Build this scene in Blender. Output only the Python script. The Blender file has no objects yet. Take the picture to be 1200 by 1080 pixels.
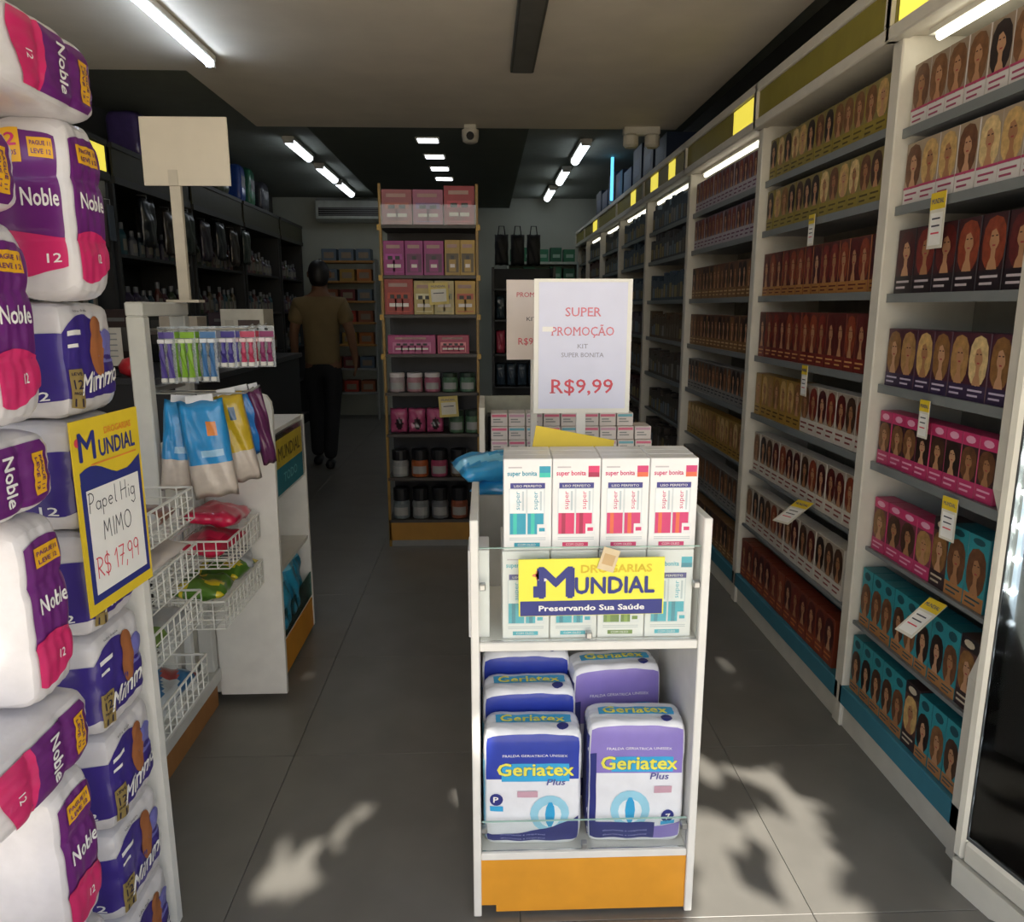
import bpy, bmesh, math, random
from mathutils import Vector, Matrix
random.seed(7)
S = bpy.context.scene
COL = S.collection
PI = math.pi

# ------------------------------------------------------------------ camera
EYE = 1.40
cd = bpy.data.cameras.new('camera'); cam = bpy.data.objects.new('camera', cd); COL.objects.link(cam)
cd.sensor_fit = 'HORIZONTAL'; cd.sensor_width = 36.0; cd.lens = 883.0 / 1200.0 * 36.0
cd.clip_start = 0.02
cam.location = (0, 0, EYE)
cam.rotation_euler = (math.radians(90 - 11.522), 0, math.radians(-2.034))
S.camera = cam

# ------------------------------------------------------------------ world, sun, exposure
SUN_DIR = Vector((-0.12, 1.0, -1.05)).normalized()       # the way the light travels
w = bpy.data.worlds.new('sky'); S.world = w; w.use_nodes = True
wn = w.node_tree.nodes; wl = w.node_tree.links
bg = wn['Background']
sky = wn.new('ShaderNodeTexSky'); sky.sky_type = 'NISHITA'; sky.sun_disc = False
sky.sun_elevation = math.radians(44); sky.sun_rotation = math.radians(173)
sky.air_density = 1.0; sky.dust_density = 2.5; sky.ozone_density = 1.0
wl.new(sky.outputs[0], bg.inputs[0]); bg.inputs[1].default_value = 0.22
sd = bpy.data.lights.new('sun', 'SUN'); sd.energy = 8.0; sd.angle = math.radians(0.55); sd.color = (1.0, 0.93, 0.82)
so = bpy.data.objects.new('sun', sd); COL.objects.link(so)
so.rotation_euler = SUN_DIR.to_track_quat('-Z', 'Y').to_euler(); so.location = (-2, -8, 10)
vs = S.view_settings
vs.view_transform = 'Standard'; vs.look = 'None'; vs.gamma = 1.0; vs.use_curve_mapping = False
vs.exposure = 0.32

# ------------------------------------------------------------------ materials
_M = {}
def lin(c):
    return tuple((x / 12.92 if x <= 0.04045 else ((x + 0.055) / 1.055) ** 2.4) for x in c)
def mat(hexc, rough=0.5, metal=0.0, var=0.10, scale=14.0, coat=0.0, emit=0.0, bump=0.0):
    """principled material with a little procedural tone variation; hexc is an sRGB hex string"""
    key = (hexc, rough, metal, var, scale, coat, emit, bump)
    if key in _M: return _M[key]
    c = lin(tuple(int(hexc[i:i + 2], 16) / 255 for i in (0, 2, 4)))
    m = bpy.data.materials.new('paint_' + hexc); m.use_nodes = True
    n = m.node_tree.nodes; l = m.node_tree.links; b = n['Principled BSDF']
    b.inputs['Roughness'].default_value = rough; b.inputs['Metallic'].default_value = metal
    b.inputs['Coat Weight'].default_value = coat
    if emit:
        b.inputs['Emission Color'].default_value = (*c, 1); b.inputs['Emission Strength'].default_value = emit
        b.inputs['Base Color'].default_value = (*c, 1)
    else:
        tc = n.new('ShaderNodeTexCoord'); nz = n.new('ShaderNodeTexNoise')
        nz.inputs['Scale'].default_value = scale; nz.inputs['Detail'].default_value = 4
        l.new(tc.outputs['Object'], nz.inputs['Vector'])
        mr = n.new('ShaderNodeMapRange'); mr.inputs[1].default_value = 0.3; mr.inputs[2].default_value = 0.7
        mr.inputs[3].default_value = 1 - var; mr.inputs[4].default_value = 1 + var
        l.new(nz.outputs[0], mr.inputs[0])
        mx = n.new('ShaderNodeVectorMath'); mx.operation = 'SCALE'; mx.inputs[0].default_value = c
        l.new(mr.outputs[0], mx.inputs[3]); l.new(mx.outputs[0], b.inputs['Base Color'])
        if bump:
            bp = n.new('ShaderNodeBump'); bp.inputs['Strength'].default_value = bump; bp.inputs['Distance'].default_value = 0.01
            l.new(nz.outputs[0], bp.inputs['Height']); l.new(bp.outputs[0], b.inputs['Normal'])
    _M[key] = m
    return m
def glass(name='clear_glass', tint=(0.97, 0.99, 0.985), refl=0.4):
    if name in _M: return _M[name]
    m = bpy.data.materials.new(name); m.use_nodes = True
    n = m.node_tree.nodes; l = m.node_tree.links; n.clear()
    o = n.new('ShaderNodeOutputMaterial'); t = n.new('ShaderNodeBsdfTransparent'); t.inputs[0].default_value = (*tint, 1)
    g = n.new('ShaderNodeBsdfGlossy'); g.inputs['Roughness'].default_value = 0.03
    fr = n.new('ShaderNodeFresnel'); fr.inputs[0].default_value = 1.45
    ml = n.new('ShaderNodeMath'); ml.operation = 'MULTIPLY'; ml.inputs[1].default_value = refl * 2
    ml.use_clamp = True
    mx = n.new('ShaderNodeMixShader')
    l.new(fr.outputs[0], ml.inputs[0]); l.new(ml.outputs[0], mx.inputs[0]); l.new(t.outputs[0], mx.inputs[1]); l.new(g.outputs[0], mx.inputs[2])
    l.new(mx.outputs[0], o.inputs[0]); _M[name] = m
    return m
GLASS = glass()
def film(name='clear_film'):
    if name in _M: return _M[name]
    m = bpy.data.materials.new(name); m.use_nodes = True
    n = m.node_tree.nodes; l = m.node_tree.links; n.clear()
    o = n.new('ShaderNodeOutputMaterial'); t = n.new('ShaderNodeBsdfTransparent'); t.inputs[0].default_value = (.93, .95, .97, 1)
    g = n.new('ShaderNodeBsdfPrincipled'); g.inputs['Roughness'].default_value = 0.2; g.inputs['Base Color'].default_value = (.75, .8, .85, 1)
    mx = n.new('ShaderNodeMixShader'); nz = n.new('ShaderNodeTexNoise'); nz.inputs['Scale'].default_value = 30
    mr = n.new('ShaderNodeMapRange'); mr.inputs[1].default_value = .35; mr.inputs[2].default_value = .7; mr.inputs[3].default_value = .15; mr.inputs[4].default_value = .6
    l.new(nz.outputs[0], mr.inputs[0]); l.new(mr.outputs[0], mx.inputs[0]); l.new(t.outputs[0], mx.inputs[1]); l.new(g.outputs[0], mx.inputs[2]); l.new(mx.outputs[0], o.inputs[0])
    _M[name] = m
    return m

WHITE = mat('e6e4de', .45, var=.05)
WHITE2 = mat('d9d6cc', .5, var=.06)
CREAM = mat('cfc9ba', .5, var=.06)
GREY = mat('8b8d8c', .45, var=.08)
DGREY = mat('4a4c4c', .5)
BLACK = mat('151518', .45)
STEEL = mat('b8babb', .3, metal=.9)
ORANGE = mat('e09a2a', .5, var=.05)
YEL = mat('f0d83a', .45, var=.04)
YELD = mat('e8c92e', .5, var=.05)
NAVY = mat('2c3480', .45, var=.05)
PAPER = mat('f1efec', .6, var=.03)
INK = mat('3a3a44', .6)
REDINK = mat('e0485a', .6)

# ------------------------------------------------------------------ text outlines
_T = {}; _TN = {}
def tmesh(s, bold=0.0, serif=False):
    k = (s, bold, serif)
    if k in _T: return _T[k]
    cu = bpy.data.curves.new('t', 'FONT'); cu.body = s; cu.size = 1.0; cu.resolution_u = 2
    ob = bpy.data.objects.new('t', cu); COL.objects.link(ob)
    dg = bpy.context.evaluated_depsgraph_get()
    me = bpy.data.meshes.new_from_object(ob.evaluated_get(dg))
    vs_ = [(v.co.x, v.co.y) for v in me.vertices]; fs = [tuple(p.vertices) for p in me.polygons]
    bpy.data.objects.remove(ob); bpy.data.curves.remove(cu); bpy.data.meshes.remove(me)
    xs = [v[0] for v in vs_] or [0, 1]
    x0, x1 = min(xs), max(xs)
    vs_ = [((x - x0) / 0.7, y / 0.7) for x, y in vs_]     # unit = capital height
    if serif:                                             # slab feet on every stem end
        for ye, d_ in ((0.0, 1), (1.0, -1)):
            xs_ = sorted(x for x, y in vs_ if abs(y - ye) < .012); cl_ = []
            for x in xs_:
                if cl_ and x - cl_[-1][1] < .16: cl_[-1][1] = x
                else: cl_.append([x, x])
            for a, b in cl_:
                if .04 < b - a < .30:
                    o_ = len(vs_); vs_ += [(a - .10, ye), (b + .10, ye), (b + .10, ye + .06 * d_), (a - .10, ye + .06 * d_)]; fs.append((o_, o_ + 1, o_ + 2, o_ + 3))
    if bold:                                              # heavier strokes: shifted copies
        n0 = len(vs_); b_ = bold * 1.6; base = list(vs_); f0 = list(fs)
        for q, (dx, dy) in enumerate(((b_, 0), (b_ / 2, b_ * .5), (b_ / 2, -b_ * .5))):
            vs_ += [(x + dx, y + dy) for x, y in base]; fs += [tuple(k + n0 * (q + 1) for k in f) for f in f0]
    _T[k] = (vs_, fs, (x1 - x0) / 0.7)
    _TN[k] = len(vs_) // (4 if bold else 1)
    return _T[k]

# ------------------------------------------------------------------ mesh builder
class MB:
    def __init__(s): s.v = []; s.f = []; s.mi = []; s.m = []
    def mx(s, m):
        for i, q in enumerate(s.m):
            if q is m: return i
        s.m.append(m); return len(s.m) - 1
    def add(s, vs_, fs, m):
        o = len(s.v); s.v += [tuple(p) for p in vs_]; i = s.mx(m)
        for f in fs: s.f.append(tuple(o + k for k in f)); s.mi.append(i)
        return s
    def box(s, x0, x1, y0, y1, z0, z1, m, r=0.0):
        if x0 > x1: x0, x1 = x1, x0
        if y0 > y1: y0, y1 = y1, y0
        if z0 > z1: z0, z1 = z1, z0
        r = min(r, (x1 - x0) * .45, (y1 - y0) * .45, (z1 - z0) * .45)
        if r <= 0:
            vs_ = [(x, y, z) for z in (z0, z1) for y in (y0, y1) for x in (x0, x1)]
            return s.add(vs_, [(0, 2, 3, 1), (4, 5, 7, 6), (0, 1, 5, 4), (2, 6, 7, 3), (0, 4, 6, 2), (1, 3, 7, 5)], m)
        c = ((x0 + x1) / 2, (y0 + y1) / 2, (z0 + z1) / 2); h = ((x1 - x0) / 2, (y1 - y0) / 2, (z1 - z0) / 2)
        vs_ = []; ix = {}
        for sx in (-1, 1):
            for sy in (-1, 1):
                for sz in (-1, 1):
                    sg = (sx, sy, sz)
                    for a in range(3):
                        p = [c[k] + sg[k] * (h[k] if k == a else h[k] - r) for k in range(3)]
                        ix[(sg, a)] = len(vs_); vs_.append(p)
        fs = []
        def q(ids):
            P = [Vector(vs_[i]) for i in ids]; nn = (P[1] - P[0]).cross(P[2] - P[0]); ce = sum(P, Vector()) / len(P) - Vector(c)
            fs.append(tuple(ids if nn.dot(ce) > 0 else ids[::-1]))
        for a in range(3):
            b, d = [k for k in range(3) if k != a]
            for sa in (-1, 1):
                def sg(sb, sd_):
                    t = [0, 0, 0]; t[a] = sa; t[b] = sb; t[d] = sd_; return tuple(t)
                q([ix[(sg(-1, -1), a)], ix[(sg(1, -1), a)], ix[(sg(1, 1), a)], ix[(sg(-1, 1), a)]])
        for a in range(3):
            b, d = [k for k in range(3) if k != a]
            for sb in (-1, 1):
                for sd_ in (-1, 1):
                    t0 = [0, 0, 0]; t0[a] = -1; t0[b] = sb; t0[d] = sd_; t1 = list(t0); t1[a] = 1; t0 = tuple(t0); t1 = tuple(t1)
                    q([ix[(t0, b)], ix[(t1, b)], ix[(t1, d)], ix[(t0, d)]])
        for sx in (-1, 1):
            for sy in (-1, 1):
                for sz in (-1, 1):
                    q([ix[((sx, sy, sz), a)] for a in range(3)])
        return s.add(vs_, fs, m)
    def poly(s, pts, m): return s.add(pts, [tuple(range(len(pts)))], m)
    def rect(s, x0, x1, z0, z1, y, m):        # facing -Y
        return s.add([(x0, y, z0), (x1, y, z0), (x1, y, z1), (x0, y, z1)], [(0, 1, 2, 3)], m)
    def ell(s, cx, cz, rx, rz, y, m, n=12, pw=1.0):
        pts = []
        for k in range(n):
            a = 2 * PI * k / n; ca, sa = math.cos(a), math.sin(a)
            pts.append((cx + rx * math.copysign(abs(ca) ** pw, ca), y, cz + rz * math.copysign(abs(sa) ** pw, sa)))
        return s.poly(pts, m)
    def text(s, t, x, z, h, y, m, w=None, align='C', bold=0.0, shear=0.0, slope=0.0, serif=False):   # facing -Y, h = capital height, (x,z) = baseline anchor
        vs_, fs, tw = tmesh(t, bold, serif)
        sx = h if w is None else w / max(tw, 1e-6)
        W = tw * sx; x0 = x - W / 2 if align == 'C' else (x if align == 'L' else x - W)
        n0 = max(1, _TN[(t, bold, serif)])
        return s.add([(x0 + a * sx + b * h * shear, y - .00008 * (i // n0), z + b * h + a * sx * slope) for i, (a, b) in enumerate(vs_)], fs, m)
    def tube(s, pts, r, m, n=6, caps=True, r1=None):
        pts = [Vector(p) for p in pts]; o = len(s.v); vs_ = []; fs = []
        N = len(pts)
        for i, p in enumerate(pts):
            t = (pts[min(i + 1, N - 1)] - pts[max(i - 1, 0)]).normalized()
            a = t.cross(Vector((0, 0, 1)))
            if a.length < 1e-3: a = t.cross(Vector((1, 0, 0)))
            a.normalize(); b = t.cross(a)
            rr = r if r1 is None else r + (r1 - r) * i / (N - 1)
            for k in range(n):
                an = 2 * PI * k / n; vs_.append(p + (a * math.cos(an) + b * math.sin(an)) * rr)
        for i in range(N - 1):
            for k in range(n):
                fs.append((i * n + k, i * n + (k + 1) % n, (i + 1) * n + (k + 1) % n, (i + 1) * n + k))
        if caps: fs.append(tuple(range(n))[::-1]); fs.append(tuple((N - 1) * n + k for k in range(n)))
        return s.add(vs_, fs, m)
    def lathe(s, prof, m, n=16, cx=0, cy=0):
        vs_ = []; fs = []
        for r, z in prof:
            for k in range(n):
                a = 2 * PI * k / n; vs_.append((cx + r * math.cos(a), cy + r * math.sin(a), z))
        for i in range(len(prof) - 1):
            for k in range(n):
                fs.append((i * n + k, i * n + (k + 1) % n, (i + 1) * n + (k + 1) % n, (i + 1) * n + k))
        fs.append(tuple(range(n))[::-1]); fs.append(tuple((len(prof) - 1) * n + k for k in range(n)))
        return s.add(vs_, fs, m)
    def xf(s, M):
        s.v = [tuple(M @ Vector(p)) for p in s.v]; return s
    def mesh(s, name, smooth=False):
        me = bpy.data.meshes.new(name); me.from_pydata(s.v, [], s.f)
        for m in s.m: me.materials.append(m)
        me.polygons.foreach_set('material_index', s.mi)
        if smooth: me.polygons.foreach_set('use_smooth', [True] * len(s.f))
        me.update(); return me
    def obj(s, name, parent=None, loc=(0, 0, 0), rz=0.0, smooth=False, rot=None):
        return link(name, s.mesh(name, smooth), parent, loc, rz, rot)

def link(name, me, parent=None, loc=(0, 0, 0), rz=0.0, rot=None):
    o = bpy.data.objects.new(name, me); COL.objects.link(o); o.location = loc
    o.rotation_euler = rot if rot is not None else (0, 0, rz)
    if parent: o.parent = parent
    return o
def tag(o, label, cat, group=None):
    o['label'] = label; o['category'] = cat
    if group: o['group'] = group
    return o
def thing(name, label, cat, loc=(0, 0, 0), rz=0.0, group=None, rot=None):
    return tag(link(name, None, None, loc, rz, rot), label, cat, group)
def struct(o): o['kind'] = 'structure'; return o
def stuff(o): o['kind'] = 'stuff'; return o
ORD = ['first', 'second', 'third', 'fourth', 'fifth', 'sixth', 'seventh', 'eighth', 'ninth', 'tenth', 'eleventh', 'twelfth', 'thirteenth', 'fourteenth', 'fifteenth', 'sixteenth', 'seventeenth', 'eighteenth']
HALF = math.radians(90)

# soft pack: a rounded box whose surface decals can follow
class Pack:
    def __init__(s, w, d, h, e=7.0, rolls=0, rows=0, amp=0.05, wrinkle=0.0, seed=0):
        s.w, s.d, s.h, s.e, s.rolls, s.rows, s.amp, s.wr, s.sd = w, d, h, e, rolls, rows, amp, wrinkle, seed
    def P(s, x, y, z, off=0.0):
        q = (abs(x) ** s.e + abs(y) ** s.e + abs(z) ** s.e) ** (1 / s.e)
        x, y, z = x / q, y / q, z / q
        k = 1.0
        if s.rolls: k *= 1 - s.amp * (1 - abs(math.sin(PI * (x + 1) / 2 * s.rolls))) ** 2
        if s.rows: k *= 1 - s.amp * .6 * (1 - abs(math.sin(PI * (z + 1) / 2 * s.rows))) ** 3
        if s.wr:
            k *= 1 + s.wr * (math.sin(9 * x + 5 * z + s.sd) + math.sin(13 * z - 7 * y + s.sd * 2) + math.sin(17 * y + 11 * x + s.sd))
        X, Y, Z = x * s.w / 2 * (1 if not s.rows else 1 - (1 - k) * .5), y * s.d / 2 * k, z * s.h / 2
        if s.wr: X *= k; Z *= k
        L = math.sqrt(X * X + Y * Y + Z * Z) or 1
        return (X * (1 + off / L), Y * (1 + off / L), Z * (1 + off / L))
    def body(s, mb, m, n=14):
        for ax in range(3):
            for sg in (-1, 1):
                vs_ = []
                for i in range(n + 1):
                    for j in range(n + 1):
                        a, b = -1 + 2 * i / n, -1 + 2 * j / n
                        p = [0, 0, 0]; p[ax] = sg; p[(ax + 1) % 3] = a; p[(ax + 2) % 3] = b
                        vs_.append(s.P(*p))
                fs = []
                for i in range(n):
                    for j in range(n):
                        q = (i * (n + 1) + j, (i + 1) * (n + 1) + j, (i + 1) * (n + 1) + j + 1, i * (n + 1) + j + 1)
                        fs.append(q if sg > 0 else q[::-1])
                mb.add(vs_, fs, m)
        return mb
    def fp(s, face, a, b, off):
        if face == 'F': return s.P(a, -1, b, off)
        if face == 'R': return s.P(1, a, b, off)
        if face == 'B': return s.P(-a, 1, b, off)
        if face == 'L': return s.P(-1, -a, b, off)
        if face == 'T': return s.P(a, b, 1, off)
    def patch(s, mb, face, a0, a1, lo, hi, m, off=.0012, nu=12, nv=8):
        vs_ = []; fs = []
        for i in range(nu + 1):
            t = i / nu; a = a0 + (a1 - a0) * t
            l = lo(t) if callable(lo) else lo; h = hi(t) if callable(hi) else hi
            for j in range(nv + 1): vs_.append(s.fp(face, a, l + (h - l) * j / nv, off))
        for i in range(nu):
            for j in range(nv): fs.append((i * (nv + 1) + j, (i + 1) * (nv + 1) + j, (i + 1) * (nv + 1) + j + 1, i * (nv + 1) + j + 1))
        return mb.add(vs_, fs, m)
    def disc(s, mb, face, ca, cb, ra, rb, m, off=.0016, n=16):
        vs_ = [s.fp(face, ca, cb, off)]; fs = []
        for rr in (.5, 1):
            for k in range(n): vs_.append(s.fp(face, ca + ra * rr * math.cos(2 * PI * k / n), cb + rb * rr * math.sin(2 * PI * k / n), off))
        for k in range(n):
            fs.append((0, 1 + k, 1 + (k + 1) % n)); fs.append((1 + k, 1 + n + k, 1 + n + (k + 1) % n, 1 + (k + 1) % n))
        return mb.add(vs_, fs, m)
    def text(s, mb, face, t, a, b, wa, hb, m, off=.002, bold=0.0, shear=0.0, rot=False, slope=0.0):
        """a,b = centre/baseline in face coordinates, wa/hb = width and capital height; rot turns the line upright"""
        vs_, fs, tw = tmesh(t, bold); out = []; n0 = max(1, _TN[(t, bold, False)])
        for i, (x, y) in enumerate(vs_):
            u = (x / tw - .5) * wa + y * hb * shear; v = y * hb + (x / tw - .5) * wa * slope
            if rot: u, v = v, -u
            out.append(s.fp(face, a + u, b + v, off + .00012 * (i // n0)))
        return mb.add(out, fs, m)

# ================================================================== SETTING
XL, XR, YB, YF = -2.65, 1.56, 10.0, 0.85
tile_m = mat('74726d', .34, var=.10, scale=5)
fl = struct(MB().box(XL, XR, YF, YB, -.06, -.004, mat('4c4a46', .8)).obj('floor'))
TS = 0.69
tile_me = MB().box(-TS / 2 + .0008, TS / 2 - .0008, -TS / 2 + .0008, TS / 2 - .0008, -.012, 0, tile_m, r=.0008).mesh('floor_tile')
edge_me = {}
for i in range(-3, 3):
    for j in range(-1, 13):
        x0, x1 = max(-.617 + TS * (i + 0), XL), min(-.617 + TS * (i + 1), XR)
        y0, y1 = max(1.50 + TS * (j + 0), YF), min(1.50 + TS * (j + 1), YB)
        if x1 - x0 < .02 or y1 - y0 < .02: continue
        if abs(x1 - x0 - TS) < 1e-4 and abs(y1 - y0 - TS) < 1e-4: me = tile_me
        else:
            a, b = (x1 - x0) / 2 - .0008, (y1 - y0) / 2 - .0008
            me = MB().box(-a, a, -b, b, -.012, 0, tile_m, r=.0015).mesh('floor_tile')
        link('floor_tile', me, fl, ((x0 + x1) / 2, (y0 + y1) / 2, random.uniform(-.0006, 0)))

wall_paint = mat('b9beb4', .8, var=.05, scale=3)
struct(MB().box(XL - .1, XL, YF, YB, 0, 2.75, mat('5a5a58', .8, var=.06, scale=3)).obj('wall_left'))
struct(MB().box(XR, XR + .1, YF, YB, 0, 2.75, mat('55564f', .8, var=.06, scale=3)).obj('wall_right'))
struct(MB().box(XL - .1, XR + .1, YB, YB + .1, 0, 2.75, wall_paint).obj('wall_back'))
ceil_m = mat('e6dccb', .85, var=.05, scale=4)
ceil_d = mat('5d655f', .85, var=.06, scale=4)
cl = struct(MB().box(XL - .1, XR + .1, YF, YB + .1, 2.75, 2.85, mat('8f958c', .85, var=.05)).obj('ceiling'))
c2 = MB(); c2.box(-1.47, 1.27, YF, 5.28, 2.55, 2.68, ceil_m); c2.box(XL, -1.47, YF, 4.10, 2.55, 2.68, ceil_m)
c2.obj('dropped_slab', cl)
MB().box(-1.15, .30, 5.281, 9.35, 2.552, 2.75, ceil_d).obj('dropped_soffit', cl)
# street front: lintel and piers either side of the open shop front, pavement, road
fm = mat('b7b2a6', .8, var=.06, scale=3)
wf = MB(); wf.box(-8, 8, .70, .85, 2.55, 5.0, fm); wf.box(-8, -1.75, .70, .85, 0, 2.55, fm); wf.box(1.66, 8, .70, .85, 0, 2.55, fm)
struct(wf.obj('wall_front'))
struct(MB().box(-14, 14, -16, .85, -.2, -.012, mat('cdc6b8', .85, var=.08, scale=2)).obj('floor_pavement'))

# street tree behind the viewer: its crown shades the shop front, leaving the sun flecks on the floor
tr = thing('street_tree', 'leafy street tree on the pavement outside the shop front', 'tree', (-2.6, -4.4, 0))
tm = MB(); tm.tube([(0, 0, -.02), (.05, .1, 1.2), (.2, 0, 2.6), (.7, .2, 4.2), (1.3, .3, 5.2)], .17, mat('5a4a3a', .9, bump=.4), n=10, r1=.08)
tm.tube([(.2, 0, 2.6), (.1, -.6, 3.8), (.6, -1.2, 5.0)], .09, mat('5a4a3a', .9, bump=.4), n=8, r1=.04)
tm.tube([(.3, .05, 3.0), (1.4, .6, 4.3), (2.6, .6, 5.0)], .09, mat('5a4a3a', .9, bump=.4), n=8, r1=.04)
tm.obj('trunk', tr)
HOLES = [(-.51, 1.745, .05, .04), (-.54, 1.635, .028, .045), (-.455, 1.65, .03, .05), (-.397, 1.80, .014, .05), (-.35, 1.92, .03, .012), (-.075, 1.96, .03, .05),
         (.690, 2.05, .05, .05), (.845, 2.03, .05, .06), (.89, 1.88, .05, .05), (.56, 1.70, .06, .10), (.58, 1.50, .10, .09), (.82, 1.68, .07, .10), (.83, 1.50, .06, .09), (.755, 1.82, .012, .10), (.74, 1.50, .03, .09), (.66, 1.36, .20, .06), (-.50, 1.69, .03, .03)]
lm = MB(); leaf = mat('47662c', .6, var=.2, scale=3)
rnd = random.Random(11)
for k in range(13500):
    gx = rnd.uniform(-3.0, 3.0); gy = rnd.uniform(.50, 3.3); z = rnd.uniform(3.0, 4.6)
    t = -z / SUN_DIR.z; c = Vector((gx, gy, 0)) - SUN_DIR * t
    r = rnd.uniform(.05, .10)
    bad = False
    for hx, hy, ra, rb in HOLES:
        if ((gx - hx) / (ra + r * .45)) ** 2 + ((gy - hy) / (rb + r * .55)) ** 2 < 1: bad = True; break
    if .50 < gx < .955 - (1.85 - gy) * .15 and 1.25 < gy < 1.90 and rnd.random() < .90: bad = True
    if bad: continue
    a = Vector((rnd.gauss(0, 1), rnd.gauss(0, 1), rnd.gauss(0, .5))).normalized()
    n_ = (-SUN_DIR + Vector((rnd.gauss(0, .35), rnd.gauss(0, .35), rnd.gauss(0, .35)))).normalized()
    u = n_.cross(a).normalized(); v = n_.cross(u)
    c = c - tr.location
    lm.add([c - u * r, c - v * r * .6, c + u * r, c + v * r * .6], [(0, 1, 2, 3)], leaf)
stuff(lm.obj('crown', tr))

# ------------------------------------------------------------------ ceiling fittings
def tube_lamp(label, x, y0, y1, z, lit, width=.05, grp='ceiling tube lamps', col='eef6ff', e=9):
    t = thing('tube_lamp', label, 'lamp', (x, (y0 + y1) / 2, z), 0, grp)
    h = (y1 - y0) / 2
    MB().box(-width / 2, width / 2, -h, h, -.03, 0, WHITE2 if lit else mat('55544f', .5), r=.004).obj('housing', t)
    if lit:
        MB().tube([(0, -h + .02, -.038), (0, h - .02, -.038)], width * .36, mat(col, emit=e), n=10).obj('tube', t)
        MB().box(-width * .4, width * .4, -h, -h + .02, -.055, -.03, WHITE2).obj('end_cap', t); MB().box(-width * .4, width * .4, h - .02, h, -.055, -.03, WHITE2).obj('end_cap', t)
    else:
        MB().box(-width / 2 + .012, width / 2 - .012, -h + .02, h - .02, -.036, -.03, mat('6b6a64', .4)).obj('diffuser', t)
    return t
tube_lamp('long lit tube lamp on the ceiling above the toilet paper stack', -1.27, 2.62, 3.87, 2.55, True, .05, col='dcebff', e=18)
tube_lamp('unlit grey strip lamp on the ceiling above the centre aisle', .19, 2.55, 3.98, 2.55, False, .115)
for i, (a, b) in enumerate(((6.51, 7.25), (7.66, 8.44), (8.62, 9.46))):
    tube_lamp('%s lit tube lamp of the rear left ceiling row counting from the entrance' % ORD[i], -1.57, a, b, 2.75, True, .10, e=4)
for i, (a, b) in enumerate(((6.52, 7.32), (7.75, 8.5), (8.93, 9.75))):
    tube_lamp('%s lit tube lamp of the rear right ceiling row counting from the entrance' % ORD[i], .84 - .03 * i, a, b, 2.75, True, .10, e=4)
for i, y in enumerate((5.64, 6.22, 6.74, 7.25)):
    t = thing('ceiling_light_panel', 'small square LED panel in the dark soffit, %s from the entrance' % ORD[i], 'lamp', (-.39 + .01 * i, y, 2.552), 0, 'soffit light panels')
    fr = MB(); fr.box(-.085, .085, -.085, .085, -.008, 0, WHITE2, r=.002); fr.obj('frame', t)
    MB().box(-.07, .07, -.07, .07, -.011, -.007, mat('f4f8ff', emit=3 + (i > 1) * 4)).obj('diffuser', t)
t = thing('security_camera', 'white dome security camera hanging at the ceiling edge', 'camera', (-.085, 5.20, 2.55))
MB().box(-.04, .04, -.04, .04, -.03, 0, CREAM, r=.006).obj('mount', t)
MB().lathe([(.03, -.11), (.048, -.10), (.055, -.07), (.055, -.03), (.05, -.028)], CREAM, 18).obj('body', t)
MB().tube([(0, -.045, -.075), (0, -.064, -.075)], .025, BLACK, n=12).obj('lens', t)
t = thing('emergency_light', 'pale two-headed emergency light at the right ceiling edge', 'lamp', (1.03, 5.2, 2.55))
MB().box(-.12, .12, -.02, .05, -.05, 0, CREAM, r=.008).obj('body', t)
for s_ in (-1, 1): MB().lathe([(.035, -.13), (.05, -.115), (.05, -.06), (.03, -.045)], CREAM, 14, cx=.07 * s_).obj('lamp_head', t)

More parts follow.
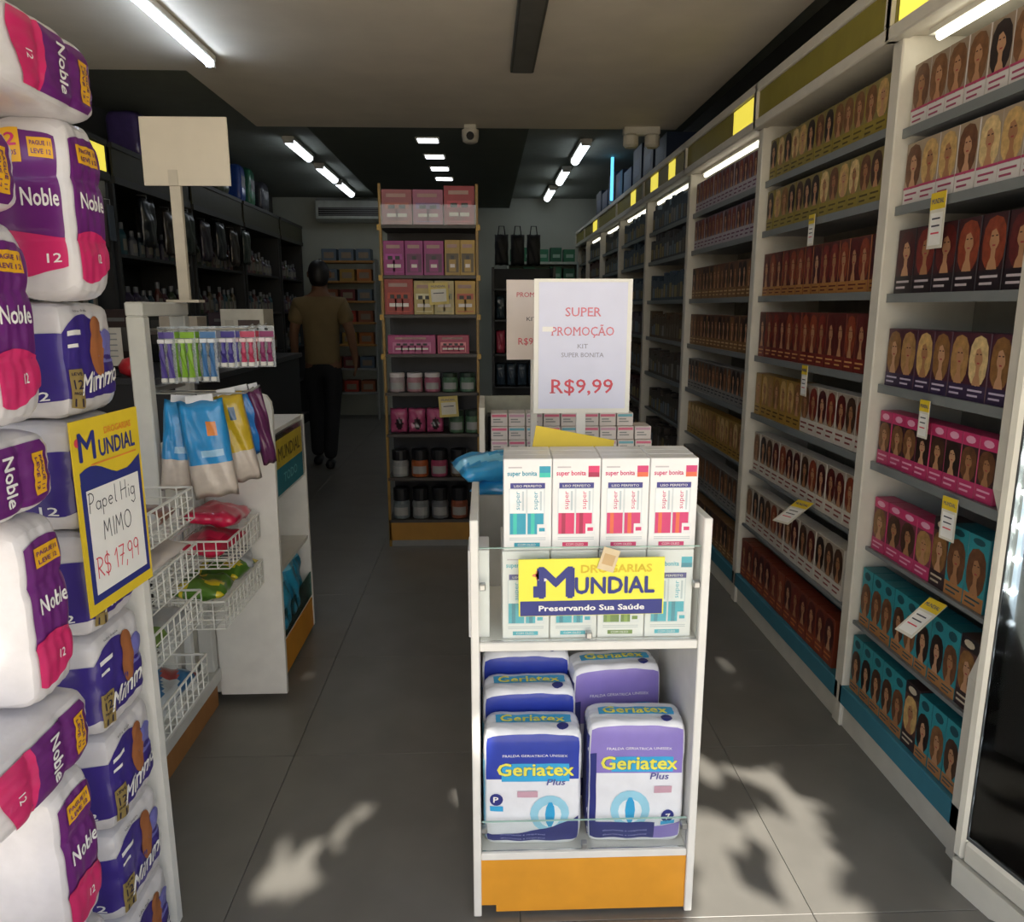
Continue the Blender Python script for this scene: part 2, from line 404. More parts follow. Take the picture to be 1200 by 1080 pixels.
# ================================================================== RIGHT WALL SHELVING
FX = 1.197
UP = mat('d8d2c4', .5, var=.05)
SHELF = mat('8d9092', .4, var=.08)
TEALB = mat('3d7f92', .5, var=.06)
BAYS = [(1.69, 2.30), (2.36, 3.40), (3.455, 4.56), (4.615, 5.75), (5.805, 6.9), (6.955, 8.0), (8.055, 9.1), (9.155, 9.93)]
ROWZ = {0: [1.905, 1.690, 1.438, 1.165, .922, .640, .385, .15],
        1: [1.930, 1.722, 1.447, 1.185, .925, .655, .40, .15]}
BAYN = ['nearest', 'second', 'third', 'fourth', 'fifth', 'sixth', 'seventh', 'farthest']
olive = mat('8f8430', .5, var=.08)
SOFF = [.018, .018, .018, .018, .018, .028, .010, 0]      # the shelves step out towards the floor
def bay(i):
    y0, y1 = BAYS[i]; L = y1 - y0
    t = thing('wall_shelving_bay', '%s bay of the white wall shelving on the right, counting from the entrance' % BAYN[i], 'shelf', (FX, y0, 0), 0, 'right wall shelving bays')
    MB().box(.30, .32, -.03, L + .05, 0, 2.2, mat('9a968a', .7)).obj('back_panel', t)
    MB().box(0, .32, L, L + .055, 0, 2.16, UP, r=.004).obj('upright', t)
    if i == 0:
        m = MB(); prof = [(0, 0), (0, .50), (.02, .56), (.03, .62), (.03, .86), (.02, .92), (0, .98), (0, 2.16), (.32, 2.16), (.32, 0)]
        vs_ = [(x, -.035, z) for x, z in prof] + [(x, 0, z) for x, z in prof]; n = len(prof)
        m.add(vs_, [tuple(range(n)), tuple(range(2 * n - 1, n - 1, -1))] + [(k, k + n, (k + 1) % n + n, (k + 1) % n) for k in range(n)], UP)
        m.obj('upright', t)
    zs = ROWZ[0] if i == 0 else ROWZ[1]
    for q, z in enumerate(zs[:-1]):
        so_ = SOFF[q]
        thin = q >= 5
        s_ = MB().box(so_ + .012, .30, 0, L, z - (.008 if thin else .016), z, SHELF).obj('shelf', t)
        MB().box(so_ + .004, so_ + .012, .002, L - .002, z - (.010 if thin else .024), z + .002, mat('7c8080', .35, var=.06)).obj('price_rail', s_)
    MB().box(.0, .30, -.03 if i else -.05, L + .02, .082, .15, TEALB, r=.003).obj('base_deck', t)
    MB().box(.012, .30, -.03, L + .02, 0, .082, UP).obj('kick_plate', t)
    h = MB(); h.box(-.03, .02, -.035, L + .05, 2.30, 2.34, UP, r=.004); h.box(-.03, .02, -.035, L + .05, 2.15, 2.19, UP, r=.004)
    h.box(-.03, .02, -.035, .0, 2.19, 2.30, UP); h.box(-.03, .02, L + .03, L + .05, 2.19, 2.30, UP); h.box(.02, .30, -.035, L + .05, 2.16, 2.19, UP)
    hd = h.obj('header_frame', t)
    lit = {0: [(.28, L)], 2: [(.02, .30)], 3: [(.25, .42), (.72, .95)], 4: [(.3, .5)], 6: [(.1, .4)]}.get(i, [])
    MB().box(-.018, -.012, 0, L + .03, 2.19, 2.30, olive).obj('yellow_panel', hd)
    for a, b in lit: MB().box(-.0195, -.0185, a, b, 2.195, 2.295, mat('ead84e', emit=.75 if i else 1.1)).obj('backlit_panel', hd)
    if i in (0, 2, 3, 4, 5, 6):
        ty0 = .04 if i else .1
        MB().box(.05, .09, ty0, L - .04, 2.145, 2.16, WHITE2).obj('lamp_housing', t)
        MB().tube([(.07, ty0 + .02, 2.137), (.07, L - .06, 2.137)], .011, mat('fffbe6', emit=6 if i < 2 else 3.5 if i < 3 else 2.2), n=8).obj('lamp_tube', t)
    return t
for i in range(8): bay(i)

# hair colour boxes ------------------------------------------------
SKINS = ['b98862', 'a97852', 'c49470']
def hairbox(w, h, d, base, hair, band=None, bandf=.25, top=None, topf=.2, stripe=None, skin='c99b78', side=None, px=.5, cap=None):
    m = MB(); m.box(-w / 2, w / 2, 0, d, 0, h, mat(side or base, .4, var=.06), r=.0012)
    e = -.0005
    m.rect(-w / 2 + .001, w / 2 - .001, .001, h - .001, e, mat(base, .4, var=.08))
    e2 = e - .0004
    lo = h * bandf if band else h * .06; hi = h * (1 - topf) if top else h * .97
    if band: m.rect(-w / 2 + .001, w / 2 - .001, .001, h * bandf, e2, mat(band, .4, var=.08))
    if top: m.rect(-w / 2 + .001, w / 2 - .001, h * (1 - topf), h - .001, e2, mat(top, .4, var=.08))
    cx = (px - .5) * w; ch = hi - lo; cz = lo + ch * .58
    m.ell(cx, lo + ch * .49, w * .47, ch * .50, e2 - .0003, mat(hair, .45, var=.25, scale=60), 12, .8)
    m.poly([(cx - w * .20, e2 - .0006, lo), (cx + w * .22, e2 - .0006, lo), (cx + w * .16, e2 - .0006, lo + ch * .14), (cx + w * .10, e2 - .0006, lo + ch * .22), (cx + w * .10, e2 - .0006, lo + ch * .4), (cx - w * .08, e2 - .0006, lo + ch * .4), (cx - w * .08, e2 - .0006, lo + ch * .22), (cx - w * .16, e2 - .0006, lo + ch * .13)], mat(skin, .5))
    m.ell(cx + w * .02, cz, w * .215, ch * .225, e2 - .0008, mat(skin, .5), 12)
    dk = mat('4a2f26', .6)
    for q in (-1, 1): m.rect(cx + w * (.02 + q * .085) - w * .045, cx + w * (.02 + q * .085) + w * .045, cz + ch * .03, cz + ch * .055, e2 - .0011, dk)
    m.rect(cx + w * .02 - w * .06, cx + w * .02 + w * .06, cz - ch * .15, cz - ch * .12, e2 - .0011, mat('a83a40', .5))
    m.poly([(cx - w * .26, e2 - .0012, cz + ch * .22), (cx - w * .28, e2 - .0012, cz - ch * .3), (cx - w * .17, e2 - .0012, cz - ch * .05), (cx - w * .12, e2 - .0012, cz + ch * .13), (cx + w * .04, e2 - .0012, cz + ch * .17), (cx + w * .18, e2 - .0012, cz + ch * .05), (cx + w * .28, e2 - .0012, cz - ch * .2), (cx + w * .26, e2 - .0012, cz + ch * .2), (cx, e2 - .0012, cz + ch * .27)], mat(hair, .45, var=.25, scale=60))
    if stripe: m.rect(-w / 2 + .001, w / 2 - .001, h * bandf, h * (bandf + .035), e2 - .0013, mat(stripe, .4))
    if band:
        for q in range(2): m.rect(-w * .38, w * (.15 + .2 * q), h * bandf * (.3 + .32 * q), h * bandf * (.42 + .32 * q), e2 - .0004, mat(cap or 'd8c8b0', .5))
    if top: m.ell(0, h * (1 - topf / 2), w * .3, h * topf * .3, e2 - .0004, mat(cap or '20343a', .5), 10)
    return m.mesh('hair_colour_box')
def boxset(hairs, **k): return [(hairbox(hair=hc, skin=SKINS[i % 3], **k), hn) for i, (hc, hn) in enumerate(hairs)]
BR = [('4a3022', 'dark-brown'), ('6b452c', 'chestnut'), ('2b1c18', 'black-haired'), ('7d5433', 'light-brown')]
BL = [('a8804e', 'dark-blonde'), ('c9a468', 'blonde'), ('8a6238', 'golden-brown'), ('d6b983', 'pale-blonde')]
RD = [('5c1f1c', 'dark-red'), ('7a2a20', 'auburn'), ('4a1a1c', 'burgundy'), ('8a3d24', 'copper')]
K = {
 'white_pink': (boxset(BR, w=.082, h=.170, d=.06, base='9b8772', band='dcd6d2', bandf=.26, stripe='b8406a', side='c9c0ba', cap='a04060'), 'white-pink'),
 'white_pink2': (boxset(BL + BR[:2], w=.082, h=.172, d=.06, base='a8947c', band='dcd6d2', bandf=.26, stripe='b8406a', side='c9c0ba', cap='a04060'), 'white-pink'),
 'black_red': (boxset(RD, w=.092, h=.185, d=.06, base='3a1a1e', band='241a20', bandf=.28, side='2a1a1e', cap='c8bcc0', px=.55), 'black-red'),
 'violet': (boxset(BL, w=.078, h=.172, d=.06, base='4a2430', band='3a2c4a', bandf=.24, side='4a2a3a', cap='c8bcd0'), 'violet'),
 'pink': (boxset(BR + BL[:1], w=.067, h=.165, d=.06, base='3c2226', band='c23a6c', bandf=.26, top='c8386c', topf=.2, side='b83864', cap='e8a8c0'), 'pink'),
 'pinkb': (boxset(BL + BR[:1], w=.078, h=.170, d=.06, base='7a3a4a', band='c23a6c', bandf=.24, top='c8386c', topf=.18, side='b83864', cap='e8a8c0'), 'pink'),
 'teal': (boxset(BR, w=.062, h=.190, d=.07, base='2f8f98', band='b07a4a', bandf=.18, top='2f8f98', topf=.24, side='23727c', cap='1c4a54'), 'teal'),
 'teal_w': (boxset(BR, w=.080, h=.195, d=.07, base='2f8f98', band='b07a4a', bandf=.2, top='2f8f98', topf=.16, side='23727c', cap='1c4a54'), 'teal'),
 'dark': (boxset(BL, w=.07, h=.195, d=.07, base='5a3a34', band='3a2a2c', bandf=.24, side='3a2a28', cap='c8b8a0', top='241c20', topf=.18), 'brown-black'),
 'gold': (boxset(BR + BL, w=.073, h=.165, d=.06, base='8a7c48', band='968430', bandf=.30, side='8c7a34', cap='5a4a20'), 'olive'),
 'redgold': (boxset(RD, w=.071, h=.180, d=.06, base='54201c', band='b07a3c', bandf=.22, side='a8683c', cap='6a2420'), 'red-gold'),
 'red': (boxset(RD, w=.073, h=.195, d=.06, base='5c2420', band='7a2a24', bandf=.24, side='7a3a28', cap='d09a60'), 'dark-red'),
 'amber': (boxset(BL, w=.07, h=.185, d=.06, base='9a7838', band='a88438', bandf=.28, side='9a7432', cap='5a3a18'), 'amber'),
 'white': (boxset(RD + BR, w=.073, h=.185, d=.06, base='a99c8c', band='d4ccc0', bandf=.30, side='d0c8bc', cap='8a3a30'), 'white'),
 'rust': (boxset(RD, w=.073, h=.18, d=.06, base='7a3420', band='8a3a22', bandf=.3, side='7a3420', cap='c87a40'), 'rust-red'),
 'mauve': (boxset(RD, w=.066, h=.165, d=.06, base='6a5060', band='b8aeb4', bandf=.34, side='b0a6aa', cap='6a2a50'), 'mauve'),
 'brown': (boxset(BR, w=.066, h=.175, d=.06, base='5a3826', band='8a6238', bandf=.3, side='8a6a48', cap='d0b080'), 'brown'),
 'grey': (boxset(BR, w=.066, h=.175, d=.06, base='5a5652', band='8a8884', bandf=.3, side='8a8680', cap='3a3a40'), 'grey'),
}
ROWN = ['top', 'second', 'third', 'fourth', 'fifth', 'sixth', 'seventh', 'bottom']
def put_row(bi, ri, seq, pitch, x=.016, jitter=.003, start=.012, dz=0):
    y0, y1 = BAYS[bi]; z = (ROWZ[0] if bi == 0 else ROWZ[1])[ri] + .0005
    n = len(seq); y = y1 - start
    for k, key in enumerate(seq):
        pool, cn = K[key]; me, hn = pool[random.randrange(len(pool))]
        ww = me.vertices and (max(v.co.x for v in me.vertices) * 2)
        y -= max(ww + .001, pitch) if pitch else ww + .0015
        if y < y0 + .004: break
        o = link('hair_colour_box', me, None, (FX + SOFF[ri] + x + random.uniform(0, jitter), y + ww / 2, z), -HALF)
        o.rotation_euler[2] += 0 if pitch == 0 else random.uniform(-.012, .012)
        tag(o, '%s hair colour box, %s portrait, %s from far end, %s row, %s bay' % (cn, hn, ORD[min(k, 17)], ROWN[ri], BAYN[bi]), 'box', 'hair colour boxes on the right wall')
put_row(0, 0, ['white_pink'] * 8, 0); put_row(0, 1, ['white_pink2'] * 8, 0); put_row(0, 2, ['black_red'] * 7, .096)
put_row(0, 3, ['violet'] * 8, 0); put_row(0, 4, ['pink'] * 9, 0); put_row(0, 5, ['pinkb'] * 4 + ['dark'] + ['teal_w'] * 3, 0)
put_row(0, 6, ['teal'] * 8 + ['dark'], .0645); put_row(0, 7, ['teal'] * 5 + ['dark'] + ['teal'] * 4, 0)
put_row(1, 0, ['gold'] * 15, 0); put_row(1, 1, ['gold'] * 15, 0); put_row(1, 2, ['redgold'] * 15, 0); put_row(1, 3, ['red'] * 15, 0)
put_row(1, 4, ['amber'] * 7 + ['white'] * 8, 0); put_row(1, 5, ['white'] * 15, 0); put_row(1, 6, ['white'] * 14, 0); put_row(1, 7, ['rust'] * 15, 0)
for r, k in enumerate(['mauve', 'mauve', 'brown', 'brown', 'grey', 'amber', 'grey', 'brown']): put_row(2, r, [k] * 16, 0)
# farther bays: too many and too small to pick apart
for bi in range(3, 8):
    y0, y1 = BAYS[bi]; m = MB(); rb = random.Random(bi)
    for ri, z in enumerate(ROWZ[1]):
        c = rb.choice(['4a4038', '3a4a5a', '5a4630', '4a3a4a', '3c3c40', '5a3434'])
        y = y0 + .02
        while y < y1 - .09:
            ww = rb.uniform(.05, .08); hh = rb.uniform(.13, .19)
            m.box(FX + .02 + SOFF[ri], FX + .10 + SOFF[ri], y, y + ww - .004, z, z + hh, mat(c, .5))
            m.box(FX + .0185 + SOFF[ri], FX + .02 + SOFF[ri], y + .006, y + ww - .012, z + .02, z + hh * .6, mat(rb.choice(['8a8880', '6a6050', '9a8a5a', '70808a']), .5)); y += ww
    stuff(tag(m.obj('boxed_cosmetics'), 'small dark cosmetics boxes filling the %s bay of the right wall shelving' % BAYN[bi], 'boxes'))

# price tags hanging from the shelf rails
def ptag(label, y, z, w=.05, h=.11, tilt=0.0, rz=0.0, x=.012):
    t = thing('price_tag', label, 'price tag', (FX + x, y, z), -HALF + rz, 'shelf price tags')
    t.rotation_euler = (tilt, 0, -HALF + rz)
    MB().box(-w / 2, w / 2, -.001, .001, -h, 0, mat('ded8c8', .6)).obj('card', t)
    m = MB(); m.box(-w / 2, w / 2, -.0016, -.001, -h * .30, 0, YELD); m.text('MUNDIAL', 0, -h * .2, h * .09, -.0019, NAVY, w=w * .8, bold=.02); m.obj('yellow_heading', t)
    m = MB(); m.rect(-w * .4, w * .4, -h * .94, -h * .36, -.0013, mat('f2efe8', .6))
    for q in range(3): m.rect(-w * .3, w * .25, -h * (.48 + .13 * q), -h * (.45 + .13 * q), -.0016, INK if q < 2 else REDINK)
    m.obj('price_print', t)
ptag('yellow headed price tag hanging over the black hair colour boxes', 2.06, 1.70, .068, .145)
ptag('small yellow headed price tag under the violet hair colour boxes', 2.02, 1.150, .046, .105)
ptag('yellow headed price tag hanging below the pink boxes beside the teal pair', 1.86, .915, .055, .115, rz=.1)
ptag('tilted price tag jutting out over the upper teal boxes', 1.86, .628, .06, .13, tilt=-.9, rz=.2)
ptag('small price tag under the lower olive gold box row', 2.86, 1.735, .05, .11)
ptag('small price tag over the amber hair colour boxes', 2.82, 1.185, .05, .115)
ptag('bent blank-backed price tag jutting out above the white hair colour boxes', 2.72, .68, .07, .15, tilt=-1.15, rz=.5)

# ================================================================== LEFT FOREGROUND: TOILET PAPER
FILMW = mat('d8d4d6', .32, var=.05, scale=30, coat=.3, bump=.15)
PURP = mat('6a2076', .35, var=.08, coat=.3); PINK = mat('d42a6c', .35, var=.06, coat=.3)
TAGY = mat('f0b424', .4, var=.03); WHT = mat('f4f2f0', .5, var=.02); VIO = mat('3d2c86', .35, var=.10, coat=.3); GOLD = mat('9c8650', .45)
def wave(a, b, ph=0.0, k=1.0): return lambda t: a + b * math.sin(PI * k * t + ph)
def noble_mesh(fprint):
    pk = Pack(.235, .125, .30, e=5.2, rolls=2, rows=3, amp=.05, wrinkle=.004, seed=fprint * 3)
    m = MB(); pk.body(m, FILMW, 18)
    for face in (('F', 'R') if fprint else ('R',)):
        a0, a1 = (-.96, .84) if face == 'F' else (-.80, .84)
        pk.patch(m, face, a0, a1, wave(-.36, -.14), wave(.78, .06, 0), PURP, .0020, 20, 24)
        pk.patch(m, face, a0, a1, wave(-.74, -.10, .6, 1.3), wave(-.30, .08, .3), PINK, .0036, 20, 14)
        mid = .52 if face == 'F' else .02
        pk.text(m, face, 'Noble', mid, .02, .50 if face == 'F' else 1.15, .17, WHT, .0042, bold=.035)
        pk.patch(m, face, mid - (.08 if face == 'F' else .5), mid + (.26 if face == 'F' else .55), .50, .72, TAGY, .0034, 8, 6)
        pk.text(m, face, 'PAGUE 11', mid + (.09 if face == 'F' else .02), .62, .28 if face == 'F' else .85, .05, PURP, .0045, bold=.02)
        pk.text(m, face, 'LEVE 12', mid + (.09 if face == 'F' else .02), .53, .27 if face == 'F' else .8, .05, PURP, .0045, bold=.02)
        pk.text(m, face, '12', mid + .1, -.56, .2, .10, WHT, .0048, bold=.02)
        if face == 'F':
            pk.patch(m, face, -.02, .34, .44, .84, TAGY, .0036, 8, 8)
            pk.text(m, face, '12', .16, .60, .25, .15, PINK, .0048, bold=.03); pk.text(m, face, 'ROLOS', .16, .50, .25, .05, PURP, .0048, bold=.02)
    return m.mesh('toilet_paper_pack', True)
NB = [noble_mesh(0), noble_mesh(1)]
GRP = 'purple toilet paper packs'
def nob(kind, ori, xr, y, z, label, rz=0.0):
    """xr = x of the right face, y = middle, z = underside"""
    if ori == 'V': loc = (xr - .117, y, z + .15); rot = (0, 0, rz)
    elif ori == 'R': loc = (xr - .0625, y, z + .15); rot = (0, 0, HALF + rz)          # narrow side to the street
    else: loc = (xr - .117, y, z + .0625); rot = (-HALF, 0, rz)
    tag(link('toilet_paper_pack', NB[kind], None, loc, 0, rot), label, 'toilet paper', GRP)
Z = 0.0
xs = -.655
zz = [('H', .0), ('H', .125), ('H', .25), ('V', .375), ('H', .675), ('V', .80), ('H', 1.10), ('V', 1.225), ('H', 1.525)]
names = ['purple toilet paper pack lying lowest in the near stack', 'purple toilet paper pack lying second up the near stack', 'purple toilet paper pack lying under the low upright pack of the near stack',
         'upright white toilet paper pack with purple side low in the near stack', 'purple toilet paper pack lying at knee height in the near stack', 'upright white toilet paper pack beside the handwritten yellow price sign',
         'purple toilet paper pack lying left of the handwritten yellow price sign', 'upright purple toilet paper pack left of the top blue bear-brand pack', 'purple toilet paper pack lying on top of the near stack']
names[7] = 'upright purple toilet paper pack left of the topmost violet pack'
for (o, z), nm in zip(zz, names): nob(1 if z == 1.225 else 0, o, xs + (.012 if z in (.675, .0) else 0), 1.105 if o == 'V' else 1.03, z, nm, random.uniform(-.04, .04))
nob(1, 'V', -.550, .800, .25, 'upright purple toilet paper pack nearest the viewer at the lower left corner')
nob(0, 'H', -.550, .715, .0, 'purple toilet paper pack lying lowest at the near left corner'); nob(0, 'H', -.550, .715, .125, 'purple toilet paper pack lying second lowest at the near left corner')
# on top of the violet packs
nob(1, 'V', -.650, 1.345, 1.406, 'upright purple toilet paper pack with yellow twelve-roll tag on the far stack')
nob(0, 'H', -.630, 1.24, 1.692, 'purple toilet paper pack lying across the very top of the stack', .03)
nob(1, 'V', -.895, 1.345, 1.406, 'upright purple toilet paper pack behind the near stack at the left edge')

def mimo_mesh(seed):
    pk = Pack(.205, .19, .205, e=8, rolls=0, rows=2, amp=.05, wrinkle=.006, seed=seed)
    m = MB(); pk.body(m, FILMW, 18)
    pk.patch(m, 'R', -1.0, .96, -.66, lambda t: .34 + .42 * math.sin(PI * min(1, t * 1.1 + .12)), VIO, .0014, 20, 10)
    pk.patch(m, 'F', -.95, 1.0, -.66, lambda t: .30 + .19 * t, VIO, .0014, 16, 10)
    pk.patch(m, 'R', .25, .93, -.10, lambda t: .30 + .2 * math.sin(PI * t), mat('7a78c0', .4), .0018, 10, 6)
    pk.disc(m, 'R', .18, .12, .26, .46, mat('a4643a', .6, var=.2), .0024, 14)           # plain soft brown patch
    pk.disc(m, 'R', .16, .50, .20, .22, mat('a4643a', .6, var=.2), .0026, 14)
    pk.text(m, 'R', 'Mimmo', .10, -.50, 1.45, .34, WHT, .004, bold=.03, shear=.35, slope=.10)
    pk.patch(m, 'R', -.93, -.50, -.82, -.14, GOLD, .0028, 6, 6)
    for t, b in (('LEVE', -.24), ('12', -.46), ('PAGUE', -.56), ('11', -.78)):
        pk.text(m, 'R', t, -.71, b, .30 if len(t) > 2 else .24, .05 if len(t) > 2 else .15, mat('2a2440', .5), .0036, bold=.02)
    pk.patch(m, 'R', -.86, -.56, .22, .28, WHT, .003, 6, 2)
    pk.patch(m, 'R', -.86, -.40, .42, .50, WHT, .003, 6, 2)
    pk.text(m, 'R', 'folha dupla', -.35, .80, .5, .05, INK, .003)
    pk.text(m, 'F', '12', .5, -.62, .3, .14, WHT, .003, bold=.02)
    return m.mesh('toilet_paper_pack', True)
MI = [mimo_mesh(1), mimo_mesh(5)]
mn = ['lowest in its column', 'second from the floor in its column', 'third from the floor in its column', 'fourth from the floor, in the middle of its column', 'right under the handwritten yellow price sign', 'half hidden by the handwritten yellow price sign', 'topmost in its column above the yellow sign']
for k in range(7):
    tag(link('toilet_paper_pack', MI[k % 2], None, (-.812 + random.uniform(-.006, .006), 1.395, 0.1025 + .2012 * k), 0, (0, 0, random.uniform(-.05, .05))), 'violet and white toilet paper pack, ' + mn[k], 'toilet paper', 'violet toilet paper packs')

# handwritten price sign, hung on the column and facing the aisle
def strokes(m, lines, x, z, h, y, r, mt):
    for ln in lines:
        for (a, b), (c, d) in zip(ln, ln[1:]):
            p = Vector((x + a * h, 0, z + b * h)); q = Vector((x + c * h, 0, z + d * h)); t = (q - p)
            if t.length < 1e-6: continue
            n = Vector((-t.z, 0, t.x)).normalized() * r; e = t.normalized() * r * .6
            m.add([(v.x, y, v.z) for v in (p - n - e, q - n + e, q + n + e, p + n - e)], [(0, 1, 2, 3)], mt)
def arc(cx, cy, rx, ry, a0, a1, n=8): return [(cx + rx * math.cos(math.radians(a0 + (a1 - a0) * k / n)), cy + ry * math.sin(math.radians(a0 + (a1 - a0) * k / n))) for k in range(n + 1)]
G = {'P': [[(0, 0), (.05, 1)], arc(.1, .75, .32, .27, 115, -110)], 'a': [arc(.2, .25, .2, .22, 40, 380), [(.4, .45), (.42, 0)]], 'p': [[(.02, .45), (.02, -.35)], arc(.2, .25, .19, .22, 150, -170)],
     'e': [[(.04, .25), (.38, .28)], arc(.2, .25, .19, .23, 5, 310)], 'l': [[(.1, 1), (.08, .1), (.18, 0)]], 'H': [[(.02, 0), (.04, 1)], [(.5, 0), (.5, 1)], [(.0, .5), (.55, .55)]], 'i': [[(.1, 0), (.1, .45)], [(.1, .6), (.12, .66)]],
     'g': [arc(.2, .25, .19, .22, 40, 380), [(.4, .45), (.40, -.3), (.2, -.45), (0, -.3)]], 'M': [[(0, 0), (.08, 1), (.32, .35), (.58, 1), (.66, 0)]], 'I': [[(.1, 0), (.1, 1)]], 'O': [arc(.35, .5, .33, .5, 90, 450, 12)],
     'R': [[(.02, 0), (.05, 1)], arc(.08, .75, .36, .26, 110, -100), [(.1, .48), (.48, 0)]], '$': [arc(.26, .72, .22, .24, 30, 270), arc(.26, .25, .22, .24, 90, -150), [(.24, -.12), (.28, 1.12)]],
     '1': [[(0, .7), (.2, 1), (.2, 0)]], '7': [[(0, 1), (.45, 1), (.15, 0)], [(.08, .5), (.42, .52)]], ',': [[(.1, .08), (.02, -.18)]], '9': [arc(.2, .72, .2, .26, 10, 370), [(.4, .75), (.34, 0)]], ' ': []}
ADV = {'I': .3, 'l': .3, 'i': .28, 'M': .85, ',': .25, ' ': .35, 'O': .85, 'H': .7, '1': .4}
def hand(m, s_, x, z, h, y, r, mt):
    for c in s_:
        strokes(m, G[c], x, z, h, y, r, mt); x += h * ADV.get(c, .58)
sg = thing('price_sign', 'yellow and navy price sign with handwritten price, hung on the toilet paper', 'sign', (-.693, 1.385, 1.035), HALF - .07)
W2, H2 = .108, .175
MB().box(-W2, W2, -.0015, .0015, -H2, H2, YELD).obj('card', sg)
m = MB(); m.box(-W2 + .012, W2 - .008, -.0022, -.0014, -H2 + .02, H2 - .11, NAVY); pts = []
m.add([(-W2 + .012 + (2 * W2 - .02) * k / 12, -.0023, H2 - .11 + (0 if q == 0 else .012 + .014 * math.sin(2 * PI * k / 12 + .5))) for k in range(13) for q in (0, 1)], [(2 * k, 2 * k + 2, 2 * k + 3, 2 * k + 1) for k in range(12)], NAVY)
m.obj('navy_border', sg)
m = MB(); m.box(-W2 + .024, W2 - .020, -.0030, -.0024, -H2 + .034, H2 - .125, PAPER, r=.0002); m.obj('paper', sg)
m = MB(); hand(m, 'Papel Hig', -.080, .010, .034, -.0034, .0010, INK); hand(m, 'MIMO', -.045, -.048, .034, -.0034, .0011, INK); hand(m, 'R$ 17,99', -.076, -.112, .037, -.0034, .0013, REDINK); m.obj('handwriting', sg)
m = MB(); m.text('M', -.068, H2 - .072, .050, -.0024, NAVY, w=.048, bold=.03); m.text('UNDIAL', .028, H2 - .072, .030, -.0024, NAVY, w=.118, bold=.04); m.text('DROGARIAS', .035, H2 - .034, .012, -.0024, mat('e8903a', .5), w=.09, bold=.02)
m.ell(-.094, H2 - .038, .008, .008, -.0024, REDINK, 8); m.rect(-.06, .09, H2 - .084, H2 - .081, -.0024, mat('e8903a', .5)); m.obj('lettering', sg)

# ================================================================== WIRE DISPLAY ON THE LEFT
RACK = mat('c9c9c4', .5, var=.06); RACKW = mat('d6d8d6', .45, var=.05)
d = thing('wire_basket_display', 'white display rack with wire baskets and hooks behind the toilet paper', 'display rack', (0, 0, 0))
m = MB(); prof = [(-1.12, 0), (-.718, 0), (-.718, .86), (-.728, .93), (-.755, .99), (-.80, 1.02), (-1.12, 1.02)]
vs_ = [(x, 1.52, z) for x, z in prof] + [(x, 1.545, z) for x, z in prof]; n = len(prof)
m.add(vs_, [tuple(range(n)), tuple(range(2 * n - 1, n - 1, -1))] + [(k, k + n, (k + 1) % n + n, (k + 1) % n) for k in range(n)], WHITE); m.obj('end_panel', d)
MB().box(-1.25, -.965, 1.545, 2.515, 0, .10, mat('9a6a3a', .6)).obj('kick_board', d)
MB().box(-1.25, -.945, 1.545, 2.515, .10, .145, RACK, r=.004).obj('sill', d)
MB().box(-1.25, -1.235, 1.545, 2.515, .145, 1.0, RACKW).obj('back_panel', d)
for y in (2.20,): MB().box(-1.005, -.955, y - .02, y + .02, .145, 1.375, RACK, r=.004).obj('upright', d)
MB().box(-1.005, -.955, 2.18, 2.515, 1.375, 1.415, RACK, r=.004).obj('top_bar', d)
MB().box(-1.005, -.955, 2.475, 2.515, .145, 1.375, RACK, r=.004).obj('upright', d)
for y in (2.02, 2.36): MB().box(-1.00, -.975, y - .013, y + .013, .145, .78, RACKW, r=.003).obj('slotted_rail', d)
for z in (1.33, 1.16): MB().box(-1.0, -.97, 2.2, 2.5, z - .008, z + .008, STEEL).obj('cross_bar', d)
def basket(x0, x1, y0, y1, zr, h, label, st=.033):
    t = thing('wire_basket', label, 'basket', (x0, y0, zr - h), 0, 'white wire baskets'); m = MB(); r = .0020; R = .0034
    X, Y = x1 - x0, y1 - y0; Wm = mat('e2e2dc', .4, var=.04)
    def bar(p, q, rr): m.tube([p, q], rr, Wm, n=4)
    nx, ny, nz = int(X / st), int(Y / st), 3
    for k in range(nx + 1):
        x = X * k / nx; bar((x, 0, 0), (x, Y, 0), r); bar((x, 0, 0), (x, 0, h), r); bar((x, Y, 0), (x, Y, h), r)
    for k in range(ny + 1):
        y = Y * k / ny; bar((0, y, 0), (X, y, 0), r); bar((X, y, 0), (X, y, h), r); bar((0, y, 0), (0, y, h), r)
    for k in range(1, nz): 
        z = h * k / nz
        for a, b in (((0, 0), (X, 0)), ((X, 0), (X, Y)), ((X, Y), (0, Y)), ((0, Y), (0, 0))): bar((*a, z), (*b, z), r)
    m.obj('wire_grid', t)
    m = MB()
    for a, b in (((0, 0), (X, 0)), ((X, 0), (X, Y)), ((X, Y), (0, Y)), ((0, Y), (0, 0))): m.tube([(*a, h), (*b, h)], R, Wm, n=6)
    m.obj('rim', t)
    m = MB(); m.tube([(0, .03, h), (-.02, .03, h + .01), (-.03, .03, h - .02)], .003, Wm); m.tube([(0, Y - .03, h), (-.02, Y - .03, h + .01), (-.03, Y - .03, h - .02)], .003, Wm); m.obj('hooks', t)
nbk = ['topmost', 'second', 'third', 'lowest']
for k, z in enumerate((.93, .775, .640, .450)): basket(-.95, -.785, 1.69, 1.985, z, .085, '%s small wire basket beside the white end panel' % nbk[k])
basket(-.95, -.772, 2.185, 2.50, .715, .085, 'upper large wire basket holding red bags'); basket(-.95, -.772, 2.12, 2.50, .550, .085, 'lower large wire basket holding green and yellow bags')

